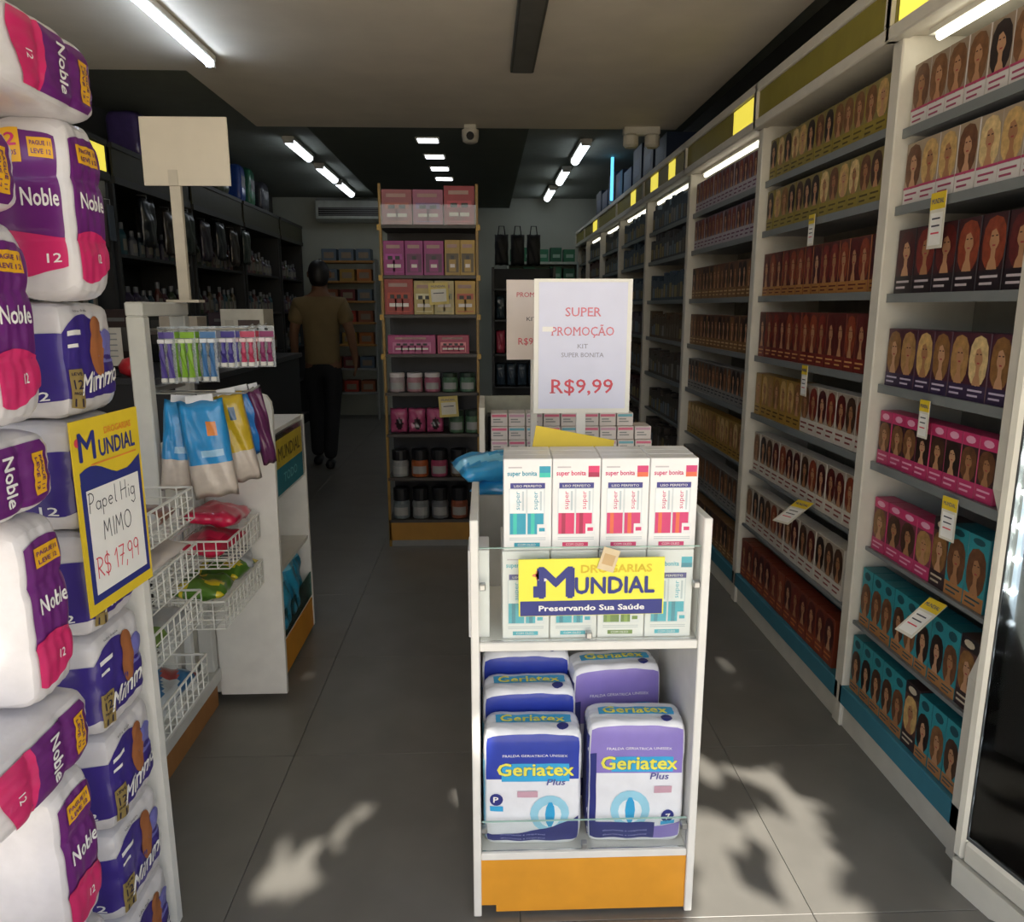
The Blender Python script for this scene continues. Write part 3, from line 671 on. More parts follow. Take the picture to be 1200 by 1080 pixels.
def pouch(w, h, d, seed=0, cols=None, e=3.0):
    """filled flat bag lying on its back, local Z is the thickness"""
    m = MB(); nx, ny = 14, 14
    rg = random.Random(seed)
    ph = [rg.uniform(0, 6) for _ in range(6)]
    for sgn in (1, -1):
        vs_ = []; fs = []
        for i in range(nx + 1):
            for j in range(ny + 1):
                a, b = -1 + 2 * i / nx, -1 + 2 * j / ny
                t = max(0, (1 - abs(a) ** e)) * max(0, (1 - abs(b) ** e))
                z = sgn * d / 2 * t ** .5 * (1 + .16 * math.sin(4 * a + ph[0] + 3 * b) + .12 * math.sin(8 * b + ph[1]) + .1 * math.sin(9 * a + 6 * b + ph[2]))
                vs_.append((a * w / 2 * (1 + .02 * math.sin(7 * b + ph[3])), b * h / 2 * (1 + .02 * math.sin(6 * a + ph[4])), z))
        mats = cols or [FILMW]
        for i in range(nx):
            for j in range(ny):
                q = (i * (ny + 1) + j, (i + 1) * (ny + 1) + j, (i + 1) * (ny + 1) + j + 1, i * (ny + 1) + j + 1)
                if sgn < 0: q = q[::-1]
                fs.append(q)
        for f_, q in enumerate(fs):
            i, j = divmod(f_, ny)
            mm = mats(i / nx, j / ny, sgn) if callable(mats) else mats[0]
            m.add([vs_[k] for k in q], [(0, 1, 2, 3)], mm)
    return m
def weld(m, name):
    me = m.mesh(name, True); b = bmesh.new(); b.from_mesh(me); bmesh.ops.remove_doubles(b, verts=b.verts, dist=1e-5); b.to_mesh(me); b.free()
    me.polygons.foreach_set('use_smooth', [True] * len(me.polygons)); return me
def plas(h): return mat(h, .28, var=.12, scale=25, coat=.4)
def bag(name, label, cat, w, h, d, loc, rot, cols, seed, grp=None, decal=None):
    t = thing(name, label, cat, loc, 0, grp, rot)
    link('bag', weld(pouch(w, h, d, seed, cols), 'bag'), t)
    if decal:
        m = MB(); decal(m); m.xf(Matrix.Rotation(-HALF, 4, 'X')); m.xf(Matrix.Translation((0, 0, d / 2 * 1.12))); m.obj('print', t)
    return t
RED1, RED2 = plas('c81f4a'), plas('e8426a'); GR1, YE1 = plas('4f7a26'), plas('d8c526')
redc = lambda a, b, s_: RED2 if (.25 < a < .75 and .35 < b < .6) else RED1
bag('snack_bag', 'crimson bag lying uppermost in the upper large wire basket', 'bag', .16, .24, .06, (-.855, 2.36, .752), (-.12, .10, .1), redc, 3, 'red bags in the basket')
bag('snack_bag', 'crimson bag underneath the other in the upper large wire basket', 'bag', .15, .20, .05, (-.865, 2.30, .680), (.05, .05, -.1), redc, 4, 'red bags in the basket')
gyc = lambda a, b, s_: YE1 if math.sin(9 * a + 6 * b) + math.sin(11 * b - 3 * a) > .4 else GR1
bag('snack_bag', 'green and yellow bag lying at the near end of lower large basket', 'bag', .15, .17, .06, (-.865, 2.22, .560), (-.05, .06, .1), gyc, 5, 'green bags in the basket')
bag('snack_bag', 'green and yellow bag lying at the far end of lower large basket', 'bag', .15, .16, .06, (-.86, 2.40, .562), (.05, .08, -.15), gyc, 6, 'green bags in the basket')
bag('snack_bag', 'grey film-wrapped packet against the far rim of lower large basket', 'bag', .10, .12, .04, (-.835, 2.44, .585), (.3, .2, .4), [plas('9aa0a4')], 7)
bag('packet', 'brown and white packet in the topmost small wire basket', 'packet', .12, .22, .05, (-.865, 1.83, .885), (.0, .1, .05), lambda a, b, s_: plas('8a5a44') if b > .45 else plas('d0ccc6'), 8)
bag('folded_cloth', 'folded pinkish white cloth on the second small wire basket', 'cloth', .15, .25, .035, (-.868, 1.835, .785), (.0, .04, .0), [mat('d8cdc6', .8, var=.05)], 9)
bag('packet', 'grey and green packet in the third small wire basket', 'packet', .13, .24, .05, (-.868, 1.83, .600), (.0, .1, .05), lambda a, b, s_: plas('6a8a3a') if b < .35 else plas('a9adb0'), 10)
bag('packet', 'blue and red packet in the lowest small wire basket', 'packet', .13, .24, .06, (-.868, 1.83, .420), (.0, .1, -.05), lambda a, b, s_: plas('2f6a9a') if math.sin(9 * a + 8 * b) > 0 else (plas('9a3a3a') if b > .6 else plas('b9c0c6')), 11)
for k, (y, c) in enumerate(((1.86, 'd8d8d2'), (2.12, 'cfd2d2'))):
    m = MB(); m.box(-.06, .06, -.10, .10, 0, .20, mat(c, .5), r=.004); m.box(-.061, .061, -.101, .101, .14, .144, GREY); tag(m.obj('carton', None, (-1.06, y, .145)), ['pale closed carton standing on the rack sill beside the end panel', 'pale closed carton standing on the rack sill at the far end'][k], 'box', 'cartons on the rack sill')

# razors on hooks
def razor(c, c2, label, x, y, z, rz, hgt=.15):
    t = thing('razor_pack', label, 'razor', (x, y, z), rz, 'razor packs on the hooks')
    MB().box(-.024, .024, -.0008, .0008, -hgt, 0, film()).obj('card', t)
    m = MB(); m.ell(0, -.010, .006, .004, -.0012, BLACK, 8); m.rect(-.022, .022, -.034, -.016, -.0012, mat(c, .4)); m.obj('card_print', t)
    for s_ in (-1, 1):
        m = MB(); m.tube([(s_ * .011, -.008, -.045), (s_ * .011, -.012, -.08), (s_ * .011, -.008, -hgt + .018)], .0075, mat(c, .35), n=6, r1=.0100); m.box(s_ * .011 - .010, s_ * .011 + .010, -.018, -.006, -.048, -.036, mat(c2, .4), r=.002); m.box(s_ * .011 - .008, s_ * .011 + .008, -.016, -.004, -hgt + .004, -hgt + .018, mat('e0e0da', .4), r=.002)
        m.obj('razor', t)
rz_ = [('5a4a9a', 'e0e0e6', 'violet'), ('7aa832', 'e8ecd8', 'lime green'), ('8ab83a', 'e8ecd8', 'bright green'), ('6a9a2c', 'e8ecd8', 'grass green'), ('4a7ab0', 'e0e6ee', 'steel blue'), ('8a8ea6', 'e6e6ea', 'silver grey'), ('4a3f92', 'e6e0ea', 'indigo'), ('5a55a8', 'e6d0d8', 'periwinkle'), ('c04a6a', 'eed8d8', 'rose pink'), ('a8324a', 'eed8d8', 'crimson'), ('8c3a6a', 'eee0e8', 'plum')]
for k, (c, c2, nm) in enumerate(rz_):
    x = -.925 + .0255 * k; y = 2.25 + .012 * k + (.02 if k % 2 else 0)
    razor(c, c2, '%s razor pack hanging on the rack hooks, %s from the left' % (nm, ORD[k]), x, y, 1.345, random.uniform(-.15, .15), .165 if k < 5 else .125)
m = MB()
for y in (2.24, 2.31, 2.38): m.tube([(-.97, y, 1.335), (-.69, y, 1.338), (-.67, y, 1.352)], .0025, STEEL, n=6)
m.obj('hook_rods', d)
m = MB()
for y in (2.22, 2.28): m.tube([(-.97, y, 1.155), (-.70, y, 1.155), (-.675, y, 1.172)], .0028, STEEL, n=6)
m.obj('hook_rods', d)
# hanging bags of cotton / wipes
def hang(label, x, y, z, w, h, cols, seed, rz, roll):
    t = thing('hanging_bag', label, 'bag', (x, y, z), 0, 'bags hanging on the rack', (0, roll, rz))
    me = weld(pouch(w, h, .045, seed, cols), 'bag'); o = link('bag', me, t, (0, 0, -h / 2)); o.rotation_euler = (HALF, 0, 0)
    m = MB(); m.box(-w * .3, w * .3, -.002, .002, -.012, .016, mat('d8dade', .4)); m.obj('hang_strip', t)
BLU, BLU2, CLR = plas('2a8fd0'), plas('1f6fb8'), plas('c9bdb2')
bc = lambda a, b, s_: (CLR if b < .30 else (plas('d8813a') if (.55 < a < .75 and .62 < b < .75) else (plas('9cc8e8') if (.35 < a < .8 and .38 < b < .5) else BLU)))
hang('blue bag with clear foot hanging leftmost on the rack', -.885, 2.21, 1.135, .085, .265, bc, 21, .5, .12)
hang('large blue bag with orange dot hanging at the front of the rack', -.815, 2.17, 1.140, .125, .285, bc, 22, .15, -.10)
yc = lambda a, b, s_: CLR if b < .35 else (plas('3a5a7a') if .4 < a < .6 and .7 < b < .85 else plas('c7a928'))
hang('yellow bag with clear foot hanging right of the blue ones', -.765, 2.25, 1.150, .085, .27, yc, 23, .3, -.16)
hang('narrow dark blue bag hanging behind the yellow one', -.735, 2.29, 1.155, .07, .20, [BLU2], 24, .6, -.16)
hang('narrow dark purple bag hanging rightmost on the rack', -.700, 2.30, 1.160, .045, .24, [plas('5a2450')], 25, .7, -.16)

# blank board on a post, standing on the rack
t = thing('blank_sign_board', 'blank beige sign board on a post above the wire display rack', 'sign', (-.935, 2.44, 1.415))
MB().box(-.088, .170, -.010, -.004, .345, .540, mat('cfc6b6', .6, var=.03), r=.001).obj('board', t)
MB().box(-.016, .016, -.004, .012, 0, .40, mat('bdb5a6', .6)).obj('post', t)
MB().box(-.014, .014, -.0135, -.010, .345, .39, mat('bdb5a6', .6)).obj('clip', t)
MB().box(-.05, .05, -.02, .03, 0, .008, mat('bdb5a6', .6)).obj('foot', t)

# ------------------------------------------------------------------ cabinet with rounded side
c = thing('display_cabinet', 'white wheeled display cabinet with rounded side and orange kick board on the left', 'cabinet', (0, 0, 0))
m = MB(); prof = [(-.955, .035), (-.722, .035), (-.712, 1.06), (-.716, 1.09), (-.73, 1.112), (-.75, 1.12), (-.955, 1.12)]
vs_ = [(x, 2.525, z) for x, z in prof] + [(x, 2.545, z) for x, z in prof]; n = len(prof)
m.add(vs_, [tuple(range(n)), tuple(range(2 * n - 1, n - 1, -1))] + [(k, k + n, (k + 1) % n + n, (k + 1) % n) for k in range(n)], WHITE); m.obj('rounded_side', c)
MB().box(-1.10, -.765, 2.645, 2.665, .02, .96, WHITE, r=.002).obj('side_panel', c); MB().box(-1.10, -.765, 3.16, 3.18, .02, .96, WHITE, r=.002).obj('side_panel', c)
MB().box(-1.10, -1.085, 2.665, 3.16, .02, .96, WHITE2).obj('back_panel', c)
MB().box(-1.10, -.955, 2.545, 2.645, .035, .95, WHITE2).obj('filler', c)
for z in (.945, .70, .42, .15): MB().box(-1.085, -.772, 2.665, 3.16, z, z + .015, WHITE).obj('shelf', c)
MB().box(-.78, -.768, 2.665, 3.16, .02, .15, ORANGE).obj('kick_board', c)
MB().box(-.771, -.767, 2.668, 3.157, .715, .94, GLASS).obj('glass_pane', c); MB().box(-.771, -.767, 2.668, 3.157, .165, .27, glass('green_glass', (.45, .7, .66))).obj('glass_pane', c)
for x, y in ((-.80, 2.60), (-.80, 3.1), (-1.0, 2.6), (-1.0, 3.1)):
    m = MB(); m.tube([(x - .012, y, .02), (x + .012, y, .02)], .02, BLACK, n=12); m.box(x - .008, x + .008, y - .008, y + .008, .02, .04, STEEL); m.obj('caster', c)
t = thing('card_sign', 'yellow and teal card sign behind the glass of the rounded cabinet', 'sign', (-.7645, 2.91, .716), HALF)
MB().box(-.20, .20, -.001, .001, 0, .10, mat('2a7a8a', .5)).obj('teal_half', t); MB().box(-.20, .20, -.001, .001, .10, .205, mat('c9b23a', .5)).obj('yellow_half', t)
m = MB(); m.text('MUNDIAL', 0, .125, .05, -.0016, mat('5a4a20', .5), w=.32, bold=.03); m.obj('shop_name', t); m = MB(); m.text('TODO', 0, .035, .035, -.0016, mat('7ac0c8', .5), w=.2, bold=.02); m.obj('slogan', t)
for k in range(3):
    y = 2.76 + .14 * k
    bag('refill_bag', 'sky blue refill bag on the low cabinet shelf, %s from the entrance' % ORD[k], 'bag', .125, .24, .07, (-.80 - .02 * (k == 2), y, .285 + .012 * (k % 2)), (HALF - .08, 0, HALF), lambda a, b, s_: plas('7cc8e0') if b > .8 else plas('2f9cc4') if math.sin(7 * a + 9 * b) > -.3 else plas('1f7a9c'), 31 + k, 'blue refill bags')

# ================================================================== CENTRE STAND
ST = thing('promotion_stand', 'white wheeled promotion stand with glass fronts and orange kick board in the middle', 'display stand', (-.035, 1.515, 0))
SW, SD = .513, .36
for x in (0, SW - .018): MB().box(x, x + .018, 0, SD, .004, .965, WHITE, r=.002).obj('side_panel', ST)
MB().box(.018, SW - .018, SD - .012, SD, .025, .93, mat('a9a9a6', .5)).obj('back_panel', ST)
MB().box(.018, SW - .018, .004, SD - .012, .668, .688, WHITE, r=.002).obj('shelf', ST); MB().box(.018, SW - .018, .004, SD - .012, .150, .168, WHITE, r=.002).obj('shelf', ST)
m = MB(); prof = [(.018, .030), (.052, .030), (.052, .012), (SW - .018, .012), (SW - .018, .150), (.018, .150)]
n = len(prof); vs_ = [(x, .006, z) for x, z in prof] + [(x, .022, z) for x, z in prof]
m.add(vs_, [tuple(range(n)), tuple(range(2 * n - 1, n - 1, -1))] + [(k, k + n, (k + 1) % n + n, (k + 1) % n) for k in range(n)], ORANGE); m.obj('kick_board', ST)
for z0, z1 in ((.690, .900), (.170, .245)):
    g = MB().box(.020, SW - .020, .010, .014, z0, z1, GLASS).obj('glass_pane', ST)
    e = MB(); e.box(.020, SW - .020, .0098, .0142, z1, z1 + .0015, mat('a8c8be', .2)); e.obj('glass_edge', g)
    for x, z in ((.026, (z0 + z1) / 2 + .02), (SW - .026, (z0 + z1) / 2 + .02), (SW / 2, z0 + .012)):
        MB().box(x - .007, x + .007, .002, .020, z - .007, z + .007, STEEL, r=.002).obj('clip', ST)
for x in (.05, SW - .05):
    for y in (.05, SD - .05):
        m = MB(); m.tube([(x - .010, y, .014), (x + .010, y, .014)], .014, DGREY, n=14); m.box(x - .014, x + .014, y - .01, y + .01, .016, .036, STEEL); m.obj('caster', ST)
# shop sign on the glass
t = thing('shop_sign', 'yellow and blue MUNDIAL pharmacy sign on the glass of the centre stand', 'sign', (.223, 1.507, .755), 0, None, (0, -.008, 0))
MB().box(-.155, .155, 0, .004, 0, .127, mat('f0ea4a', .4, var=.03)).obj('board', t)
m = MB(); m.box(-.152, .152, -.0006, 0, .001, .034, NAVY); m.obj('blue_band', t)
m = MB(); m.text('M', -.080, .043, .066, -.001, NAVY, w=.072, bold=.06); m.text('UNDIAL', .048, .050, .036, -.0018, NAVY, w=.168, bold=.05); m.rect(-.124, -.112, .043, .068, -.0016, NAVY)
m.text('DROGARIAS', .052, .096, .017, -.001, mat('e0c02e', .5), w=.150, bold=.04)
m.ell(-.115, .092, .012, .004, -.001, mat('e07a5a', .5), 8); m.ell(-.115, .092, .004, .012, -.001, mat('e07a5a', .5), 8); m.ell(-.104, .082, .010, .004, -.0012, mat('e8e0e0', .5), 8)
m.text('Preservando Sua Saúde', 0, .012, .012, -.0012, PAPER, w=.225, bold=.05); m.obj('lettering', t)
t = tag(MB().box(-.018, .018, 0, .001, -.025, .025, mat('d9c5a0', .6)).rect(-.012, .012, -.012, .012, -.0003, mat('c9a878', .6)).obj('paper_tag', None, (.257, 1.503, .880), 0, False, (0, .3, 0)), 'small beige paper tag stuck at the top of the pharmacy sign', 'tag')

# hair oil kits
def kit(c1, c2, seed):
    m = MB(); w, h, d_ = .102, .200, .046
    m.box(-w / 2, w / 2, 0, d_, 0, h, mat('ecebea', .35, var=.03), r=.0015); e = -.0004
    A, B = mat(c1, .4), mat(c2, .4)
    m.text('super bonita', -.012, h - .036, .010, e, A, w=.062, bold=.04); m.rect(-w * .40, -w * .12, h - .020, h - .017, e, mat('c8c0c4', .5))
    m.rect(w * .24, w * .47, h - .040, h - .016, e, A); m.rect(w * .24, w * .47, h - .040, h - .030, e - .0003, B)
    m.rect(-w * .36, w * .36, h - .064, h - .052, e, mat('3a3a86', .4)); m.text('LISO PERFEITO', 0, h - .061, .005, e - .0003, PAPER, w=.058)
    m.rect(-w * .39, w * .36, .034, h - .064, e, mat('d4dadd', .3))
    for q in (-1, 1):        # two printed tubes behind the window
        x = q * w * .185 - .002
        m.rect(x - .017, x + .017, .036, .082, e - .0003, A); m.rect(x - .010, x - .002, .036, .082, e - .0005, B)
        m.rect(x - .017, x + .017, .082, h - .066, e - .0003, mat('eef0f0', .3)); m.rect(x + .009, x + .013, .088, h - .070, e - .0005, mat('c2ccd2', .4))
        tv, tf, tw = tmesh('super', 0.0)
        m.add([(x + .004 - b * .010, e - .0006, .090 + a * .040 / tw) for a, b in tv], tf, A)
    m.rect(w * .20, w * .40, .034, .058, e - .0007, mat('e4e4e6', .4)); m.rect(w * .24, w * .36, .042, .050, e - .0009, A)
    m.rect(-w * .28, w * .26, .008, .017, e, A); m.text('COM OLEO', -.002, .010, .005, e - .0003, PAPER, w=.038)
    for q in range(2): m.rect(-w * .38, w * .38, .023 + .004 * q, .0245 + .004 * q, e, mat('c0c6ca', .5))
    return m.mesh('hair_kit_box')
KT = {'teal': kit('2a9ab4', '3ac0b0', 0), 'pink': kit('d8386c', 'a82a50', 1), 'rose': kit('cf3a72', 'e06a48', 2), 'green': kit('6a8a3a', '8aa84a', 3), 'aqua': kit('3ab0c4', '2a8aa0', 4)}
def kbox(key, x, y, z, label, rz=0.0):
    tag(link('hair_kit_box', KT[key], None, (x, y, z), rz), label, 'box', 'hair kit boxes on the centre stand')
KX = [.089 + .1035 * k for k in range(4)]
top = ['teal', 'pink', 'rose', 'rose']; low = ['aqua', 'aqua', 'green', 'aqua']
for r in range(4):
    for k in range(4):
        nm = ('front', 'second', 'third', 'rear')[r]
        cn = {'teal': 'teal', 'pink': 'pink', 'rose': 'rose', 'green': 'green', 'aqua': 'aqua'}
        kbox(low[k], KX[k] - .004 + (.0005 * k), 1.540 + .0475 * r, .6885, '%s printed hair kit box, lower layer, %s file, %s from left' % (cn[low[k]], nm, ORD[k]))
        if r < 3: kbox(top[k], KX[k] + .002 * r - .001, 1.542 + .0475 * r + random.uniform(0, .003), .8895, '%s printed hair kit box, upper layer, %s file, %s from left' % (cn[top[k]], nm, ORD[k]))
kbox('aqua', .006, 1.60, .6885, 'hair kit box turned sideways at the left end of the lower layer', HALF)
# yellow card lying on the kits
t = thing('card_sign', 'yellow and navy card leaning on top of the hair kit boxes', 'sign', (.200, 1.715, 1.030), 0, None, (-.25, .20, .05))
MB().box(-.10, .09, -.0015, .0015, -.005, .085, YELD).obj('card', t); m = MB(); m.rect(.0, .08, .003, .028, -.002, NAVY); m.text('M', -.045, .01, .03, -.002, mat('8a6a20', .5), w=.03, bold=.05); m.obj('print', t)

# promotion poster on a post
t = thing('promotion_poster', 'white SUPER PROMOÇÃO poster with red price on a post above the centre stand', 'sign', (.248, 1.93, 0))
MB().box(-.012, .012, .004, .016, 03e-2, 1.44, WHITE).obj('post', t); MB().box(-.07, .07, -.03, .06, 0, .03, WHITE2, r=.004).obj('base', t)
MB().box(-.124, .124, -.002, .004, 1.132, 1.470, mat('e6e4dc', .5, var=.02)).obj('board', t)
m = MB(); m.box(-.112, .112, -.0036, -.0022, 1.144, 1.462, mat('d9dbf0', .55, var=.02)); m.obj('paper', t)
m = MB(); y = -.0042; RI = mat('d8808e', .6); RI2 = mat('d0505e', .6); GI = mat('9090a0', .6)

for nm_, tx, z_, h_, mm_, w_, b_ in (('heading', 'SUPER', 1.378, .022, RI, .090, .012), ('heading', 'PROMOÇÃO', 1.330, .022, RI, .158, .012), ('product_line', 'KIT', 1.298, .011, GI, .026, 0), ('product_line', 'SUPER BONITA', 1.276, .011, GI, .108, 0), ('price', 'R$9,99', 1.184, .036, RI2, .158, .012)):
    MB().text(tx, 0, z_, h_, y, mm_, w=w_, bold=b_, serif=True).obj(nm_, t)
m = MB(); m.box(-.103, -.076, -.0052, -.0044, 1.340, 1.352, PAPER); m.obj('tape', t)
t = thing('promotion_poster', 'smaller pinkish poster half hidden behind the SUPER PROMOÇÃO poster', 'sign', (.150, 2.30, 0), .1)
MB().box(-.010, .010, .004, .014, .03, 1.45, WHITE).obj('post', t); MB().box(-.06, .06, -.03, .06, 0, .03, WHITE2, r=.004).obj('base', t)
MB().box(-.085, .085, -.002, .004, 1.245, 1.480, mat('e3d6cf', .5, var=.02)).obj('board', t)
m = MB(); m.text('PROMO', -.02, 1.43, .014, -.003, RI2, w=.07); m.text('KIT', -.01, 1.36, .012, -.003, INK, w=.03); m.text('R$9,99', -.01, 1.29, .02, -.003, RI2, w=.08); m.obj('poster_print', t)

# nappy packs in the lower compartment
def geria(kind, seed):
    pk = Pack(.224, .098, .30, e=11, amp=0, wrinkle=.005, seed=seed); m = MB()
    Wf = mat('e8eaf0', .28, var=.04, scale=25, coat=.4, bump=.2); pk.body(m, Wf, 18)
    B1 = mat('2a3fa8', .3, var=.08, coat=.4); B2 = mat('8c7cc8', .3, var=.08, coat=.4); CY = mat('3aa8dc', .35); YG = mat('e8e25a', .4); DB = mat('28307c', .35, var=.08, coat=.3)
    hd = B1 if kind == 0 else B2
    pk.patch(m, 'F', -.985, .985, .18, lambda t: .93 + .06 * math.sin(PI * t), hd, .0014, 14, 8)
    pk.patch(m, 'T', -.75, .8, -.25, .4, CY, .0014, 10, 4); pk.text(m, 'T', 'Geriatex', 0, -.2, 1.3, .5, YG, .003, bold=.04); pk.disc(m, 'T', .6, -.62, .12, .25, DB, .003, 12)
    pk.patch(m, 'F', -.62 if kind == 0 else -.5, .74, .14 if kind == 0 else .20, .44, CY, .0022, 10, 5)
    pk.text(m, 'F', 'Geriatex', .05, .24, 1.5, .20, mat('2a6a6a', .4), .0030, bold=.07); pk.text(m, 'F', 'Geriatex', .05, .24, 1.5, .20, YG, .0040, bold=.045)
    pk.text(m, 'F', 'Plus', .45, .08, .36, .10, mat('5a5a9a', .4), .003, bold=.02, shear=.3)
    pk.text(m, 'F', 'FRALDA GERIATRICA UNISSEX', .05, .55, 1.3, .04, WHT, .003)
    pk.disc(m, 'F', .35 if kind == 0 else -.1, -.42, .40, .32, mat('9cd4ea', .4), .0020, 18); pk.disc(m, 'F', .35 if kind == 0 else -.1, -.44, .24, .20, mat('e6f0f6', .4), .0026, 14); pk.disc(m, 'F', .35 if kind == 0 else -.1, -.42, .10, .22, CY, .0030, 10)
    pk.patch(m, 'F', -.97, .97, -.92, (lambda t: -.78 + .30 * t ** 2) if kind == 0 else (lambda t: -.66 - .04 * math.sin(PI * t)), DB if kind == 0 else B2, .0030, 14, 5)
    if kind: pk.patch(m, 'L', -.9, .95, -.9, .8, DB, .0014, 10, 10); pk.patch(m, 'F', -.97, -.80, -.9, .5, DB, .0032, 4, 8); pk.patch(m, 'F', -.97, .4, -.92, -.62, DB, .0034, 10, 4)
    else: pk.patch(m, 'L', .0, .95, -.9, .5, mat('7ac4e4', .35), .0014, 8, 10)
    pk.disc(m, 'F', -.72 if kind == 0 else .66, -.16 if kind == 0 else -.52, .14, .10, DB, .0036, 14); pk.text(m, 'F', 'P' if kind == 0 else '7', -.72 if kind == 0 else .66, -.20 if kind == 0 else -.57, .1, .09, WHT, .0044, bold=.03)
    pk.patch(m, 'F', -.86 if kind == 0 else .52, -.58 if kind == 0 else .82, -.36 if kind == 0 else -.66, -.27 if kind == 0 else -.60, CY, .0036, 5, 2)
    pk.patch(m, 'F', -.30 if kind == 0 else .36, .10 if kind == 0 else .72, -.12 if kind == 0 else -.14, -.02 if kind == 0 else -.03, mat('c8a0b0', .4), .0030, 6, 2)
    for q in range(2): pk.text(m, 'F', 'absorvente e respiravel', -.2, -.86 + .08 * q, .9, .03, mat('a8b0e0', .4), .0042)
    return m.mesh('nappy_pack', True)
G0, G1 = geria(0, 2), geria(1, 7)
def ger(me, x, y, z, rz, k, label):
    o = link('nappy_pack', me, None, (x, y, .1695 + .15 * k), 0, (0, 0, rz)); o.scale = (1, 1, k); tag(o, label, 'nappy pack', 'nappy packs in the centre stand')
ger(G0, .103, 1.590, .322, -.02, .98, 'dark blue and white nappy pack at the front left of the lower compartment')
ger(G1, .342, 1.592, .324, -.03, 1.03, 'lilac and white nappy pack at the front right of the lower compartment')
ger(G0, .100, 1.698, .323, .02, 1.12, 'dark blue nappy pack standing behind the front left one')
ger(G0, .098, 1.805, .323, .0, 1.27, 'dark blue nappy pack at the back left of the lower compartment')
ger(G1, .318, 1.755, .323, .08, 1.22, 'lilac nappy pack standing behind the front right one')

# ================================================================== STAND BEHIND IT
t = thing('tester_stand', 'white stand with tiers of small boxes behind the centre stand', 'display stand', (-.02, 2.36, 0))
for x in (0, .572): MB().box(x, x + .018, 0, .34, .02, .93 if x else 1.09, WHITE2, r=.002).obj('side_panel', t)
MB().box(.018, .572, .005, .335, .84, .89, WHITE2).obj('top_shelf', t); MB().box(.018, .572, .33, .345, .02, .86, WHITE2).obj('back_panel', t); MB().box(.018, .572, .005, .02, .06, .84, WHITE2).obj('front_panel', t)
MB().box(0.02, .57, .01, .33, .02, .06, ORANGE).obj('kick_board', t)
MB().box(.018, .26, .325, .34, .86, 1.09, mat('9a9a8c', .35, var=.25, scale=12)).obj('clouded_screen', t)
sb = []
for c in ('d86a8a', '6ab0c0', 'c89ab0'):
    m = MB(); m.box(-.027, .027, 0, .09, 0, .042, mat('d6cfcc', .45, var=.06), r=.001); m.rect(-.024, .024, .030, .038, -.0004, mat(c, .5)); m.rect(-.02, .012, .012, .016, -.0004, GREY); m.rect(-.02, .004, .020, .024, -.0004, GREY); sb.append(m.mesh('small_box'))
for cI in range(9):
    x = .045 + .0575 * cI + (.012 if cI > 4 else 0)
    for r in range(4):
        if cI == 8 and r > 2: continue
        tag(link('small_box', sb[random.choice((0, 0, 1, 2))], None, (x, 2.40 + .015 * r, .8905 + .0425 * r), random.uniform(-.03, .03)), 'small pink and white box, %s column from left, %s tier up, on tester stand' % (ORD[cI], ORD[r]), 'box', 'small boxes on the tester stand')
m = MB(); m.box(0, .05, 0, .10, 0, .14, BLACK, r=.002); m.rect(.01, .04, .05, .12, -.0005, DGREY); tag(m.obj('dark_box', None, (.008, 2.585, .8905)), 'black box at the left end of the tester stand', 'box')
lb = lambda a, b, s_: plas('2f9ad8') if math.sin(5 * a + 9 * b) > -.5 else plas('7cc4e8')
bag('wipes_bag', 'upper bright blue bag lying left of the hair kits', 'bag', .20, .15, .06, (.020, 1.975, .985), (.1, -.05, .3), lb, 41, 'blue bags behind the centre stand')
bag('wipes_bag', 'lower bright blue bag lying left of the hair kits', 'bag', .16, .14, .06, (.045, 1.975, .925), (.0, .05, -.1), lb, 42, 'blue bags behind the centre stand')
c = thing('side_stand', 'low white stand under the bright blue bags behind the centre stand', 'display stand', (-.03, 1.885, 0))
for x in (0, .14): MB().box(x, x + .016, 0, .18, .0, .86, WHITE2, r=.002).obj('side_panel', c)
MB().box(.0, .156, 0, .18, .86, .885, WHITE2, r=.002).obj('top_shelf', c); MB().box(.016, .14, .005, .017, .0, .86, mat('b0b0ac', .4)).obj('front_panel', c)

# ================================================================== REAR GONDOLA
g = thing('gondola_shelf', 'dark free-standing gondola of kits and jars at the end of the aisle', 'shelf', (-.57, 4.33, 0))
GW = .53; WD = mat('6a4a2a', .6); GD = mat('26262a', .5)
for x in (0, GW): MB().box(x - .008, x + .008, .0, .016, 0, 2.06, mat('8a6a2a', .4), r=.002).obj('upright', g); 
MB().box(0, GW, .30, .32, 0, 2.05, GD).obj('back_panel', g)
GZ = [1.845, 1.575, 1.360, 1.140, .920, .680, .420, .165]
for z in GZ: MB().box(-.004, GW + .004, 0, .30, z - .018, z, mat('3a3430', .45)).obj('shelf', g)
for z in GZ[:4]:
    for x in (-.012, GW + .002): MB().box(x - .006, x + .016, -.008, .02, z - .03, z + .0, mat('b0892e', .4)).obj('bracket', g)
MB().box(-.004, GW + .004, .0, .30, .04, .147, mat('a5772a', .5, var=.08)).obj('orange_base', g); MB().box(-.004, GW + .004, .01, .30, 0, .04, GREY).obj('plinth', g)
MB().box(0.003, GW - .003, -.006, -.003, 1.845, 1.95, GLASS).obj('glass_front', g)
